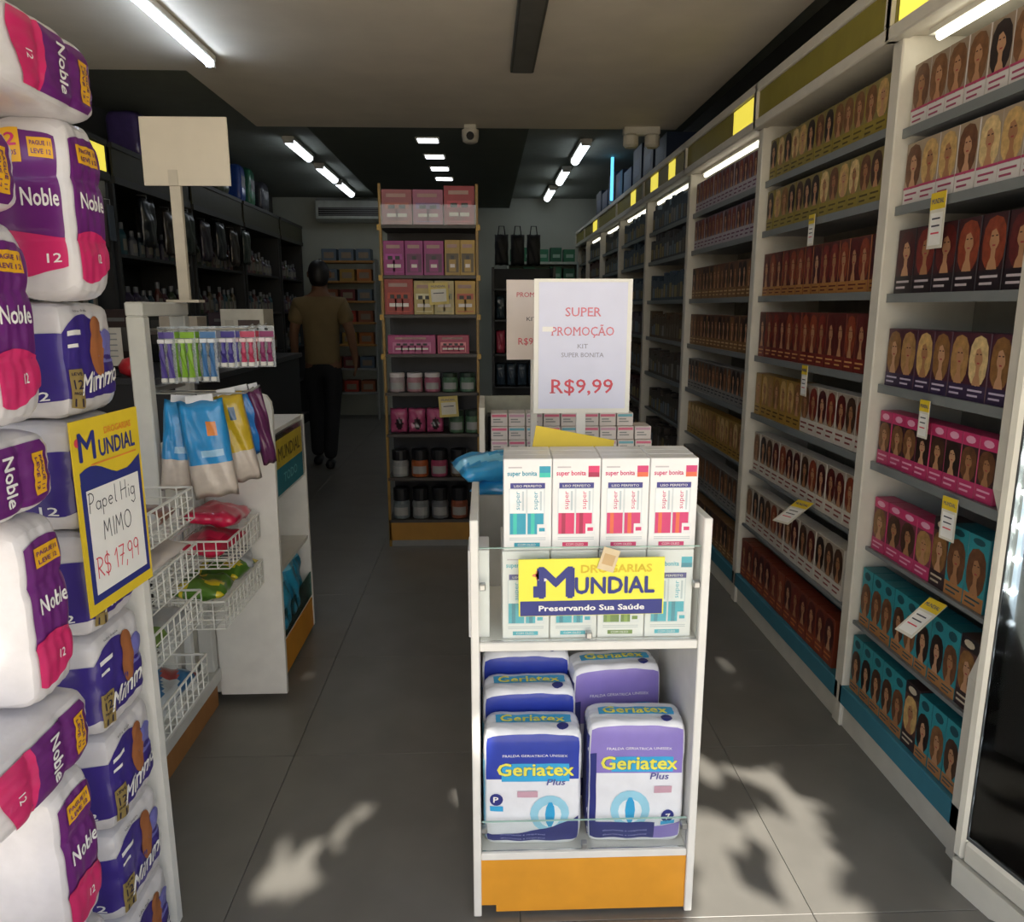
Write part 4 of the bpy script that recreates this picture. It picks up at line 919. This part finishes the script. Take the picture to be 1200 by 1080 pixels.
def kitbox(x, w, h, zi, base, acc, label, text=None, items=2, dy=.01, dep=.10):
    m = MB(); m.box(0, w, 0, dep, 0, h, mat(base, .4, var=.12), r=.0015); e = -.0005
    m.rect(w * .1, w * .9, h * .08, h * .62, e, mat(acc, .4, var=.2)); m.rect(w * .15, w * .8, h * .78, h * .88, e, mat('a08078', .5))
    for k in range(items):
        cx = w * (.15 + .7 * (k + .5) / items); bw = w * .22 / max(1, items / 2)
        m.rect(cx - bw, cx + bw, h * .10, h * .45, e - .0004, mat(base, .4)); m.rect(cx - bw * .5, cx + bw * .5, h * .45, h * .56, e - .0004, BLACK)
        m.rect(cx - bw * .7, cx + bw * .7, h * .22, h * .32, e - .0006, mat('d8cfc8', .5))
    tag(m.obj('cosmetic_kit_box', None, (-.57 + x, 4.33 + dy, GZ[zi] + .0005)), label, 'box', 'kit boxes on the gondola')
kitbox(.010, .165, .185, 0, '8c4a50', 'a85a48', 'dusty pink kit box leftmost on the top gondola shelf'); kitbox(.180, .165, .185, 0, '92506a', '7a5a8a', 'pale pink kit box in the middle of the top gondola shelf'); kitbox(.350, .168, .205, 0, '8a1c2c', 'b03444', 'red kit box rightmost on the top gondola shelf')
kitbox(.010, .116, .185, 1, '8a1f6a', 'a83a90', 'magenta kit box leftmost on the second gondola shelf', items=2); kitbox(.130, .10, .185, 1, '86206a', '5a1848', 'magenta kit box second from left on the second gondola shelf', items=1); kitbox(.234, .11, .185, 1, '8a1f6a', '4a143c', 'magenta kit box third from left on the second gondola shelf', items=1)
kitbox(.350, .085, .19, 1, '9a7a30', '4a3a18', 'gold kit box fourth from left on the second gondola shelf', items=1); kitbox(.436, .082, .19, 1, 'a58434', '4a3a18', 'gold kit box rightmost on the second gondola shelf', items=1)
kitbox(.010, .16, .195, 2, '8c2018', 'b03a20', 'red kit box leftmost on the third gondola shelf', items=3); kitbox(.174, .11, .185, 2, 'a8955a', 'd0c8a0', 'cream gold kit box second from left on the third gondola shelf'); kitbox(.288, .11, .185, 2, 'b0a070', '8a8a70', 'cream kit box third from left on the third gondola shelf'); kitbox(.404, .114, .185, 2, 'b08a34', 'b04a30', 'gold and red kit box rightmost on the third gondola shelf')
kitbox(.02, .27, .105, 3, '9a3468', 'b86a90', 'long low pink kit box on the fourth gondola shelf', items=5); kitbox(.30, .18, .105, 3, 'a03050', 'e08a90', 'short low rose kit box on the fourth gondola shelf', items=4)
def jar(x, zi, body, lid, label, r=.045, h=.10, lh=.045, dy=.06):
    t = thing('jar', label, 'jar', (-.57 + x, 4.33 + dy, GZ[zi] + .0005), 0, 'jars on the gondola')
    b = MB().lathe([(r * .9, 0), (r, .006), (r, h * .85), (r * .88, h)], mat(body, .35, var=.15), 16).obj('body', t, smooth=False)
    m = MB(); n_ = 8
    vs_ = [((r + .0008) * math.sin(a), -(r + .0008) * math.cos(a), z) for z in (h * .2, h * .65) for a in [(-.9 + 1.8 * k / n_) for k in range(n_ + 1)]]
    m.add(vs_, [(k, k + 1, k + n_ + 2, k + n_ + 1) for k in range(n_)], mat('9a9a98' if body != '5a5e60' else '3a3c44', .5)); m.obj('sticker', t)
    MB().lathe([(r * .95, h), (r * .97, h + .004), (r * .97, h + lh - .004), (r * .9, h + lh)], mat(lid, .4), 16).obj('lid', t)
jl = [('9a8a8c', 'cfc8c8'), ('a07078', 'cfc8c8'), ('a05a70', 'cfc8c8'), ('4a6a50', '2a3a30'), ('4a6a54', '2a3a30')]
for k, (b, l) in enumerate(jl): jar(.06 + .102 * k, 4, b, l, '%s jar on the fifth gondola shelf, %s from left' % ('green' if k > 2 else 'pale pink', ORD[k]), .046, .085, .025)
for k in range(3): bag('refill_pouch', 'dusky pink pouch on the sixth gondola shelf, %s from left' % ORD[k], 'pouch', .10, .145, .05, (-.505 + .105 * k, 4.385, .680 + .073), (HALF, 0, 0), lambda a, b, s_: plas('2a1a20') if (a - .5) ** 2 + (b - .35) ** 2 < .05 else plas('a84a70'), 51 + k, 'pink pouches on the gondola')
for k in range(2): jar(.40 + .095 * k, 5, '4a6a50', '2a3a30', 'green jar with dark lid on the sixth gondola shelf, %s from left' % ORD[k], .044, .10, .03)
for k, b in enumerate(['8a8c8c', 'a0522a', 'a0405e', '5a4a3a']): jar(.065 + .115 * k, 6, b, '1a1a1e', ['silver grey', 'orange', 'magenta', 'brown'][k] + ' jar with black lid on the seventh gondola shelf', .05, .10, .06)
for k, b in enumerate(['6a7478', '747878', '66686c', '8a4a34']): jar(.065 + .115 * k, 7, b, '16161a', ['grey-blue jar leftmost', 'pale grey jar second from left', 'mid grey jar third from left', 'rusty jar rightmost'][k] + ' on the lowest gondola shelf', .05, .11, .075)
def smalltag(x, z, label):
    t = thing('price_tag', label, 'price tag', (x, 4.322, z), 0, None, (0, -.06, 0))
    MB().box(-.055, .055, -.001, .001, -.12, 0, mat('c8b468', .6)).obj('card', t); m = MB(); m.rect(-.042, .042, -.105, -.035, -.0014, mat('cfcabc', .6)); m.text('MUNDIAL', 0, -.026, .012, -.0016, NAVY, w=.08); m.rect(-.03, .03, -.06, -.055, -.0018, INK); m.obj('print', t)
smalltag(-.26, 1.535, 'yellow price tag over the cream kit boxes on the gondola'); smalltag(-.215, .90, 'yellow price tag over the jars low on the gondola')

# ================================================================== COOLER AT THE RIGHT EDGE
c = thing('glass_door_cooler', 'white framed glass door cooler with LED strip at the right edge', 'cooler', (1.141, 1.588, 0), math.radians(-77.2))
CW, CD, CZ0, CZ1 = .62, .27, .085, 1.92
FRM = mat('e4dfd0', .35, var=.04)
for x0, x1 in ((0, .032), (CW - .045, CW)): MB().box(x0, x1, -.004, .03, CZ0, CZ1, FRM, r=.008).obj('door_stile', c)
for z0, z1 in ((CZ0, CZ0 + .06), (CZ1 - .06, CZ1)): MB().box(.032, CW - .045, -.004, .03, z0, z1, FRM, r=.008).obj('door_rail', c)
m = MB(); m.box(.032, .036, .003, .0055, CZ0 + .06, CZ1 - .06, DGREY); m.box(.036, CW - .045, .003, .0055, CZ0 + .06, CZ0 + .068, DGREY); m.obj('door_gasket', c)
MB().box(.033, CW - .046, .006, .009, CZ0 + .06, CZ1 - .06, glass('cooler_glass', (.90, .93, .94), .5)).obj('door_glass', c)
m = MB(); m.box(0, .02, .03, CD, CZ0, CZ1, FRM); m.box(CW - .02, CW, .03, CD, CZ0, CZ1, FRM); m.box(.02, CW - .02, .03, CD, CZ1 - .03, CZ1, FRM); m.box(.02, CW - .02, .03, CD, CZ0, CZ0 + .03, FRM); m.box(.02, CW - .02, CD - .02, CD, CZ0 + .03, CZ1 - .03, mat('9aa0a2', .5)); m.obj('cabinet_body', c)
m = MB(); m.add([(.01, .0, .0), (.12, .0, .0), (.30, .0, .075), (.005, .0, .075), (.01, CD, .0), (.12, CD, .0), (.30, CD, .075), (.005, CD, .075)], [(0, 1, 2, 3), (7, 6, 5, 4), (0, 4, 5, 1), (1, 5, 6, 2), (2, 6, 7, 3), (3, 7, 4, 0)], FRM); m.obj('foot', c)
MB().box(.12, CW - .01, .03, CD - .01, 0, .085, mat('a8a498', .6)).obj('plinth', c)
MB().tube([(CW - .07, .045, CZ0 + .08), (CW - .07, .045, CZ1 - .08)], .010, mat('eaf4ff', emit=5), n=8).obj('added_fill_tube', c)  # added glowing tube, out of view, to brighten the cooler interior
st = MB().box(.040, .052, .022, .030, CZ0 + .1, CZ1 - .1, mat('c8d4dc', emit=1.2)).obj('led_channel', c)  # the channel itself is given a glow to lift the dark interior
led = MB().lathe([(.001, -.009), (.008, -.004), (.008, .004), (.001, .009)], mat('f4faff', emit=14), 8).mesh('led')
for k in range(14): link('led', led, st, (.046, .020, .17 + .076 * k))
for z in (.50, .86, 1.22, 1.56): MB().box(.02, CW - .02, .06, CD - .02, z - .008, z, mat('9aa0a2', .4)).obj('shelf', c)
for k, z in enumerate((.116, .501, .861, 1.221, 1.561)):
    m = MB(); m.box(-.09, .09, -.05, .05, 0, .24, mat('cdd2d2', .4), r=.006); m.rect(-.07, .07, .05, .18, -.0505, mat('aab4ba', .5))
    th = math.radians(-77.2); lx, ly = .36, .15
    tag(m.obj('pale_carton', None, (1.141 + lx * math.cos(th) - ly * math.sin(th), 1.588 + lx * math.sin(th) + ly * math.cos(th), z), th), 'pale carton inside the cooler, %s shelf from the bottom' % ORD[k], 'box', 'cartons in the cooler')

# ================================================================== PERSON
def skinned(name, pts, edges, mt, parent, root=0, sub=2):
    me = bpy.data.meshes.new(name); me.from_pydata([p[:3] for p in pts], edges, []); o = link(name, me, parent)
    o.modifiers.new('skin', 'SKIN'); o.modifiers['skin'].use_smooth_shade = True
    lay = me.skin_vertices[0].data
    for i, p in enumerate(pts):
        r = p[3]; lay[i].radius = (r, r) if not isinstance(r, tuple) else r; lay[i].use_root = (i == root)
    s_ = o.modifiers.new('sub', 'SUBSURF'); s_.levels = sub; s_.render_levels = sub
    me.materials.append(mt); return o
p = thing('person', 'person seen from behind in khaki t-shirt and black trousers walking into the shop', 'person', (-1.43, 6.74, 0), .05)
SK = mat('7a563e', .6); SHIRT = mat('7d6a48', .85, var=.08, scale=9); TRO = mat('17171b', .85); HAIRM = mat('120e0e', .5)
body = [(0, 0, .98, .10), (0, .0, 1.12, .105), (0, .01, 1.30, .125), (0, 0, 1.44, .10), (0, .01, 1.53, .055), (0, .03, 1.62, .075), (0, .04, 1.70, .085), (0, .03, 1.77, .055),
        (-.17, 0, 1.43, .065), (-.235, .0, 1.20, .045), (-.25, .06, .98, .034), (.17, 0, 1.43, .065), (.25, -.02, 1.20, .045), (.28, .03, .97, .034),
        (-.09, 0, .90, .085), (-.09, .10, .50, .058), (-.09, .06, .10, .04), (.09, 0, .90, .085), (.07, -.03, .50, .058), (.05, -.16, .12, .04)]
be = [(0, 1), (1, 2), (2, 3), (3, 4), (4, 5), (5, 6), (6, 7), (3, 8), (8, 9), (9, 10), (3, 11), (11, 12), (12, 13), (0, 14), (14, 15), (15, 16), (0, 17), (17, 18), (18, 19)]
nb = len(body)
for sx, wx, wy, wz in ((-1, -.25, .06, .98), (1, .28, .03, .97)):     # hands: palm and five fingers
    base = 10 if sx < 0 else 13; k0 = len(body)
    body.append((wx + .002 * sx, wy + .01, wz - .06, (.022, .036))); be.append((base, k0))
    for f_, (dy, ln) in enumerate(((-.03, .060), (-.010, .072), (.010, .068), (.028, .055))):
        a = len(body); body.append((wx + .002 * sx, wy + .012 + dy, wz - .105, .010)); body.append((wx - .006 * sx, wy + .016 + dy, wz - .105 - ln * .5, .009)); body.append((wx - .016 * sx, wy + .018 + dy, wz - .105 - ln, .008)); be += [(k0, a), (a, a + 1), (a + 1, a + 2)]
    a = len(body); body.append((wx, wy + .045, wz - .065, .011)); body.append((wx - .006 * sx, wy + .062, wz - .095, .009)); be += [(k0, a), (a, a + 1)]
skinned('body', body, be, SK, p)
skinned('t_shirt', [(0, 0, .90, (.168, .118)), (0, 0, .93, (.168, .118)), (0, 0, 1.12, (.165, .12)), (0, .01, 1.30, (.18, .135)), (0, 0, 1.43, (.15, .11)), (0, .005, 1.49, .075), (-.175, 0, 1.42, .085), (-.225, 0, 1.25, .078), (.175, 0, 1.42, .085), (.235, -.01, 1.25, .078)], [(0, 1), (1, 2), (2, 3), (3, 4), (4, 5), (4, 6), (6, 7), (4, 8), (8, 9)], SHIRT, p)
skinned('trousers', [(0, 0, 1.0, (.15, .11)), (0, 0, .93, (.155, .12)), (-.09, 0, .86, .105), (-.09, .10, .50, .075), (-.09, .06, .07, .062), (.09, 0, .86, .105), (.07, -.03, .50, .075), (.05, -.16, .08, .062)], [(0, 1), (1, 2), (2, 3), (3, 4), (1, 5), (5, 6), (6, 7)], TRO, p)
skinned('hair', [(0, .0, 1.56, .062), (0, .0, 1.63, .092), (0, .012, 1.70, .104), (0, .02, 1.76, .085), (0, .025, 1.80, .05)], [(0, 1), (1, 2), (2, 3), (3, 4)], HAIRM, p)
for x, y, z in ((-.09, .06, .04), (.05, -.16, .045)):
    skinned('shoe', [(x, y - .07, z, .042), (x, y + .02, z, .046), (x, y + .13, z - .004, .036), (x, y + .17, z - .006, .028)], [(0, 1), (1, 2), (2, 3)], BLACK, p, sub=1)
for sx in (-1, 1): m = MB(); m.lathe([(.004, -.03), (.016, -.02), (.018, .015), (.006, .03)], SK, 8); m.obj('ear', p, (.088 * sx, .035, 1.68))
m = MB(); m.add([(-.014, .118, 1.665), (.014, .118, 1.665), (0, .150, 1.668), (0, .120, 1.715)], [(0, 1, 2), (1, 3, 2), (3, 0, 2), (0, 3, 1)], SK); m.obj('nose', p)
for sx in (-1, 1): MB().lathe([(.002, -.009), (.012, 0), (.002, .009)], mat('e8e4de', .3), 8).obj('eye', p, (.032 * sx, .115, 1.705))
MB().box(-.022, .022, .108, .118, 1.632, 1.640, mat('8a4a44', .6), r=.003).obj('mouth', p)

# ================================================================== REAR OF THE SHOP
# counter on the left
c = thing('service_counter', 'dark service counter behind the wire display on the left', 'counter', (-2.0, 3.45, 0))
MB().box(0, .70, 0, 1.9, .08, 1.06, mat('2a2a2e', .5)).obj('body', c); MB().box(-.02, .72, -.02, 1.92, 1.06, 1.09, mat('3a3a3e', .35), r=.003).obj('top', c); MB().box(.02, .66, .04, 1.86, 0, .08, BLACK).obj('plinth', c)
def carton(x, y, z, w, d_, h, col, label, rz=0.0, pr_='8a7a68'):
    m = MB(); m.box(-w / 2, w / 2, 0, d_, 0, h, mat(col, .6, var=.06), r=.002); m.rect(-w * .1, w * .4, h * .45, h * .8, -.0005, mat(pr_, .6)); m.rect(w * .2, w * .4, h * .1, h * .3, -.0005, mat('a08a5a', .6)); m.rect(-w * .4, -w * .2, h * .5, h * .8, -.0005, mat('c0b8a8', .6))
    return tag(m.obj('carton', None, (x, y, z), rz), label, 'box')
carton(-1.38, 3.50, 1.0905, .17, .12, .27, 'a49a8c', 'tall greyish carton on the counter right of the sign post')
carton(-1.46, 3.72, 1.0905, .10, .12, .20, '8a8478', 'small grey carton behind the tall one on the counter')
c2_ = carton(-1.36, 4.35, 1.0905, .24, .2, .30, 'd6cfbe', 'cream carton with printed squares at the far end of the counter', 0, '5a4a44')
t = thing('paper_notice', 'small white paper notice standing at the near end of the counter', 'notice', (-1.69, 3.49, 1.0905), .1)
MB().box(-.055, .055, 0, .003, .05, .22, mat('c9c4ba', .6)).obj('paper', t); MB().box(-.004, .004, .003, .009, 0, .2, BLACK).obj('holder', t); MB().box(-.03, .03, -.02, .03, 0, .005, BLACK).obj('foot', t)
m = MB()
for q in range(5): m.rect(-.04, .035, .19 - .025 * q, .196 - .025 * q, -.0006, GREY)
m.obj('print', t)
m = MB(); m.lathe([(.02, 0), (.055, .02), (.06, .05), (.04, .08), (.01, .09)], plas('c02a34'), 14); o = tag(m.obj('red_ornament', None, (-1.60, 3.50, 1.0905), 0, True), 'round red ornament beside the white paper notice', 'ornament')

# left wall shelving with assorted goods
LXF = -2.20; LB = [(3.55, 4.72), (4.78, 5.95), (6.01, 7.2), (7.26, 8.45), (8.51, 9.5)]; LZ = [.12, .55, .95, 1.35, 1.72]
LDK = mat('1d1e20', .5)
bottle_cols = ['2a3c46', '482a34', '343e2a', '524834', '5c5c60', '3a3046', '244850', '522a24']
def bottle_mesh(col, h, r):
    m = MB(); m.lathe([(r * .92, 0), (r, .006), (r, h * .62), (r * .45, h * .76), (r * .4, h * .8)], mat(col, .35, var=.15), 12); m.lathe([(r * .48, h * .8), (r * .5, h * .81), (r * .48, h)], mat('6a6a6c', .4), 10)
    n_ = 6; rr = r + .0006
    m.add([(rr * math.sin(a), -rr * math.cos(a), z) for z in (h * .15, h * .5) for a in [(-1.0 + 2.0 * k / n_) for k in range(n_ + 1)]], [(k, k + 1, k + n_ + 2, k + n_ + 1) for k in range(n_)], mat('77736a', .5)); return m.mesh('bottle')
BM = [bottle_mesh(c_, .16 + .02 * (i % 4), .026 + .003 * (i % 3)) for i, c_ in enumerate(bottle_cols)]
cn = ['slate blue', 'maroon', 'moss green', 'tan', 'silver', 'violet', 'teal', 'brick red']
for i, (y0, y1) in enumerate(LB):
    L = y1 - y0
    t = thing('wall_shelving_bay', '%s dark bay of the left wall shelving counting from the entrance' % ORD[i], 'shelf', (LXF, y0, 0), 0, 'left wall shelving bays')
    MB().box(-.40, -.38, 0, L, 0, 2.12, LDK).obj('back_panel', t)
    for y in (0, L - .03): MB().box(-.38, 0, y, y + .03, 0, 2.12, mat('2e2e2e', .5)).obj('upright', t)
    for z in LZ: MB().box(-.38, -.01, .03, L - .03, z - .02, z, mat('2a2b2d', .45)).obj('shelf', t)
    MB().box(-.38, -.02, .03, L - .03, 0, .10, LDK).obj('kick_plate', t)
    h = MB(); h.box(-.38, .02, 0, L, 2.12, 2.16, mat('3c3c38', .5)); h.box(-.38, .02, 0, L, 2.32, 2.35, mat('3c3c38', .5)); h = h.obj('header_frame', t)
    MB().box(.0, .012, 0, L, 2.16, 2.32, mat('3a3822', .5)).obj('yellow_panel', h)
    if i == 0: MB().box(.0125, .014, L * .80, L * .98, 2.17, 2.31, mat('ead84e', emit=.8)).obj('backlit_panel', h); MB().tube([(-.1, L * .60, 2.11), (-.1, L - .05, 2.11)], .012, mat('fffbe6', emit=4), n=8).obj('lamp_tube', t)
    for r, z in enumerate(LZ[2:]):
        y = y0 + .09; k = 0
        while y < y1 - .10 and k < 9:
            bi_ = random.randrange(8)
            tag(link('bottle', BM[bi_], None, (LXF - .07, y, z + .0005), HALF), '%s bottle, %s from entrance, %s shelf from top, %s left wall bay' % (cn[bi_], ORD[k], ORD[2 - r], ORD[i]), 'bottle', 'bottles on the left wall'); y += random.uniform(.10, .135); k += 1
# bulky goods on top of the left shelving
tops = [('5a4a86', 5.4, .22, .30, 'violet'), ('3a3f4a', 5.75, .20, .32, 'charcoal'), ('b8b4c0', 6.15, .22, .26, 'white'), ('2a2c34', 6.55, .24, .34, 'black'), ('4a5040', 6.95, .22, .30, 'olive'), ('2a4a9a', 7.45, .16, .34, 'royal blue'), ('2f7a5a', 7.75, .16, .36, 'green'), ('3a3a44', 8.2, .26, .30, 'slate')]
for k, (c_, y, w_, h_, nm) in enumerate(tops):
    t = thing('bulk_pack', '%s wrapped bulk pack on top of the left wall shelving' % nm, 'pack', (LXF - .14, y, 2.3505), HALF, 'bulk packs on the left shelving')
    pk = Pack(w_, .22, h_, e=6, amp=0, wrinkle=.01, seed=k); m = MB(); pk.body(m, plas(c_), 10); pk.patch(m, 'F', -.7, .7, -.2, .4, mat('8a8a90', .5), .002); m.xf(Matrix.Translation((0, 0, h_ / 2 + .002))); m.obj('pack', t, smooth=True)
# hanging accessories below the left header, nearer the counter
for k in range(10):
    t = thing('hanging_packet', 'dark hanging packet over the counter, %s from the entrance' % ORD[k], 'packet', (-2.16, 3.75 + .10 * k, 1.98 - .02 * (k % 3)), HALF, 'packets hanging over the counter')
    MB().box(-.035, .035, 0, .008, -.20, 0, mat(['4a3a38', '3a4450', '5a5248', '443a50'][k % 4], .4), r=.002).obj('packet', t); MB().tube([(0, .004, .0), (0, .004, .03), (0, .035, .035)], .002, STEEL, n=5).obj('hook', t)

# air conditioner on the back wall
t = thing('air_conditioner', 'long white wall air conditioner high on the back wall', 'air conditioner', (-1.64, 9.74, 2.44))
m = MB(); prof = [(0, .03), (.0, .24), (.06, .27), (.25, .27), (.25, 0), (.06, 0)]
vs_ = [(x, y, z) for x in (-.42, .42) for y, z in prof]; n = len(prof); m.add(vs_, [tuple(range(n)), tuple(range(2 * n - 1, n - 1, -1))] + [(k, k + n, (k + 1) % n + n, (k + 1) % n) for k in range(n)], mat('b9bfb8', .4)); m.obj('casing', t)
MB().box(-.39, .39, -.004, .0, .06, .16, BLACK).obj('grille', t)
for k in range(4): MB().box(-.39, .39, -.008, -.003, .07 + .025 * k, .076 + .025 * k, GREY).obj('louvre', t)

# shelf of boxes on the back wall, left
t = thing('back_shelf', 'wooden edged shelf rack against the back wall left of the gondola', 'shelf', (-2.02, 9.55, 0))
for x in (0, .66): MB().box(x, x + .025, 0, .30, 0, 1.98, GREY).obj('upright', t)
BZ = [.35, .65, .95, 1.22, 1.48, 1.72, 1.96]
for z in BZ: MB().box(.0, .68, 0, .30, z - .025, z, mat('a8783a', .6) if z > .9 else GREY).obj('shelf', t)
bxn = ['orange', 'red', 'rust', 'maroon', 'blue-grey', 'amber']; bxc = ['b0652a', 'a8301e', '8a4a2a', '6a1f24', '5a6a7a', 'a8843a']
for r, z in enumerate(BZ):
    for k in range(3):
        q = (r * 2 + k) % 6 if z < 1.9 else 4
        m = MB(); m.box(-.09, .09, 0, .20, 0, .14, mat(bxc[q], .5, var=.1), r=.002); m.rect(-.06, .06, .03, .10, -.0005, mat('8a7a68', .5))
        tag(m.obj('storage_box', None, (-1.90 + .21 * k, 9.60, z + .0005)), '%s box on the back shelf rack, %s from left, %s shelf up' % (bxn[q], ORD[k], ORD[r]), 'box', 'boxes on the back shelf rack')
# green boxes shelf on the right of the back wall
t = thing('back_shelf', 'pale shelf with green boxes against the back wall on the right', 'shelf', (.28, 9.55, 0))
for z in (1.0, 1.4, 1.72, 1.95): MB().box(0, .88, 0, .30, z - .03, z, mat('b9c4bc', .5)).obj('shelf', t)
for x in (0, .86): MB().box(x, x + .02, .0, .30, 0, 1.95, mat('b9c4bc', .5)).obj('upright', t)
MB().box(.02, .86, .28, .30, 0, 1.95, mat('7a8a80', .6)).obj('back_panel', t)
for r, z in enumerate((1.4, 1.72, 1.95)):
    for k in range(5):
        m = MB(); m.box(-.07, .07, 0, .16, 0, .15 + .02 * (k % 2), mat(['2f7a58', '3a8a68', '256a50'][(k + r) % 3], .5, var=.1), r=.002); m.rect(-.04, .05, .05, .09, -.0005, mat('9ac0b0', .5))
        tag(m.obj('green_box', None, (.39 + .165 * k, 9.60, z + .0005)), 'green box on the pale back shelf, %s from left, %s shelf up' % (ORD[k], ORD[r]), 'box', 'green boxes on the back shelf')
# dark rack between the gondola and the poster
t = thing('accessory_rack', 'dark wire accessory rack right of the gondola with pink packs', 'rack', (.06, 6.3, 0))
for x in (0, .50): MB().box(x, x + .02, 0, .30, 0, 1.72, BLACK).obj('upright', t)
for z in (.15, .45, .75, 1.02, 1.30, 1.55): MB().box(.0, .52, 0, .30, z - .015, z, mat('2a2e34', .5)).obj('shelf', t)
MB().box(0, .52, .29, .30, 0, 1.72, mat('1c2026', .6)).obj('back_panel', t)
for r, z in enumerate((.45, .75, 1.02, 1.30)):
    for k in range(5):
        cc = [('8a3a4a', 'maroon'), ('3a4a5a', 'slate'), ('c0405a', 'coral pink'), ('30404a', 'dark teal')][r]
        if k == 0: prev = weld(pouch(.075, .19, .05, 60 + r, [plas(cc[0])]), 'upright_pack')
        tag(link('upright_pack', prev, None, (.13 + .09 * k, 6.36, z + .098), 0, (HALF, 0, 0)), '%s upright pack on the accessory rack, %s from left' % (cc[1], ORD[k]), 'pack', 'packs on the accessory rack')
for k in range(3):
    t = thing('hanging_handbag', 'black bag hanging above the accessory rack, %s from left' % ORD[k], 'bag', (.14 + .13 * k, 6.33, 1.7205), 0, 'black bags above the rack')
    link('bag', weld(pouch(.11, .24, .07, 80 + k, [mat('101114', .6)]), 'bag'), t, (0, 0, .135), 0, (HALF, 0, 0)); MB().tube([(-.03, 0, .24), (-.02, 0, .32), (.02, 0, .32), (.03, 0, .24)], .005, BLACK, n=6).obj('handle', t)
# dark blue cartons on top of the right shelving, and the blue light strip
for k in range(8):
    m = MB(); hh = .22 + .05 * (k % 3); m.box(0, .22, -.17, .17, 0, hh, mat(['1c3050', '16243c', '24344a'][k % 3], .5), r=.003); m.box(-.001, 0, -.10, .10, hh * .3, hh * .7, mat('22365a', .5))
    tag(m.obj('carton', None, (FX + .04, 5.55 + .42 * k, 2.3405)), 'dark blue carton on top of the right shelving, %s from the entrance' % ORD[k], 'box', 'cartons on the right shelving')
t = thing('blue_light_strip', 'narrow blue glowing strip standing on top of the right shelving', 'light', (1.175, 7.25, 2.3405))
MB().box(-.012, .012, -.012, .012, 0, .40, mat('5ab8e8', emit=1.6)).obj('tube', t); MB().box(-.02, .02, -.02, .02, .0, .02, GREY).obj('base', t)

# darker clutter on the left: cartons on the counter and hanging stock
for k, (x, y, w_, d_, h_, c_, nm) in enumerate(((-1.88, 3.60, .16, .14, .22, '2c2a30', 'charcoal'), (-1.86, 3.95, .18, .16, .30, '3a2a26', 'dark brown'), (-1.60, 4.05, .16, .14, .24, '2a343c', 'slate blue'), (-1.84, 4.45, .20, .16, .34, '30302a', 'dark olive'), (-1.60, 4.75, .18, .18, .28, '3c2c34', 'plum'), (-1.85, 4.95, .16, .16, .26, '26303a', 'midnight blue'))):
    m = MB(); m.box(-w_ / 2, w_ / 2, 0, d_, 0, h_, mat(c_, .5, var=.12), r=.003); m.rect(-w_ * .35, w_ * .35, h_ * .3, h_ * .7, -.0005, mat('5a564e', .5)); m.rect(-w_ * .3, w_ * .2, h_ * .8, h_ * .86, -.0005, mat('6a6a66', .5))
    tag(m.obj('stock_box', None, (x, y, 1.0905)), '%s stock box standing on the dark counter' % nm, 'box', 'stock boxes on the counter')
for k in range(7):
    t = thing('hanging_packet', 'large dark packet hanging on the left wall rack, %s from the entrance' % ORD[k], 'packet', (-2.165, 5.15 + .34 * k, 2.10 - .03 * (k % 2)), HALF, 'large packets on the left wall')
    link('packet', weld(pouch(.20, .30, .05, 120 + k, [plas(['1f2228', '2c2420', '24302a', '2a2030'][k % 4])]), 'packet'), t, (0, .0, -.17), 0, (HALF, 0, 0)); MB().tube([(0, .0, -.03), (0, .0, .0), (0, .06, .005)], .003, STEEL, n=5).obj('hook', t)
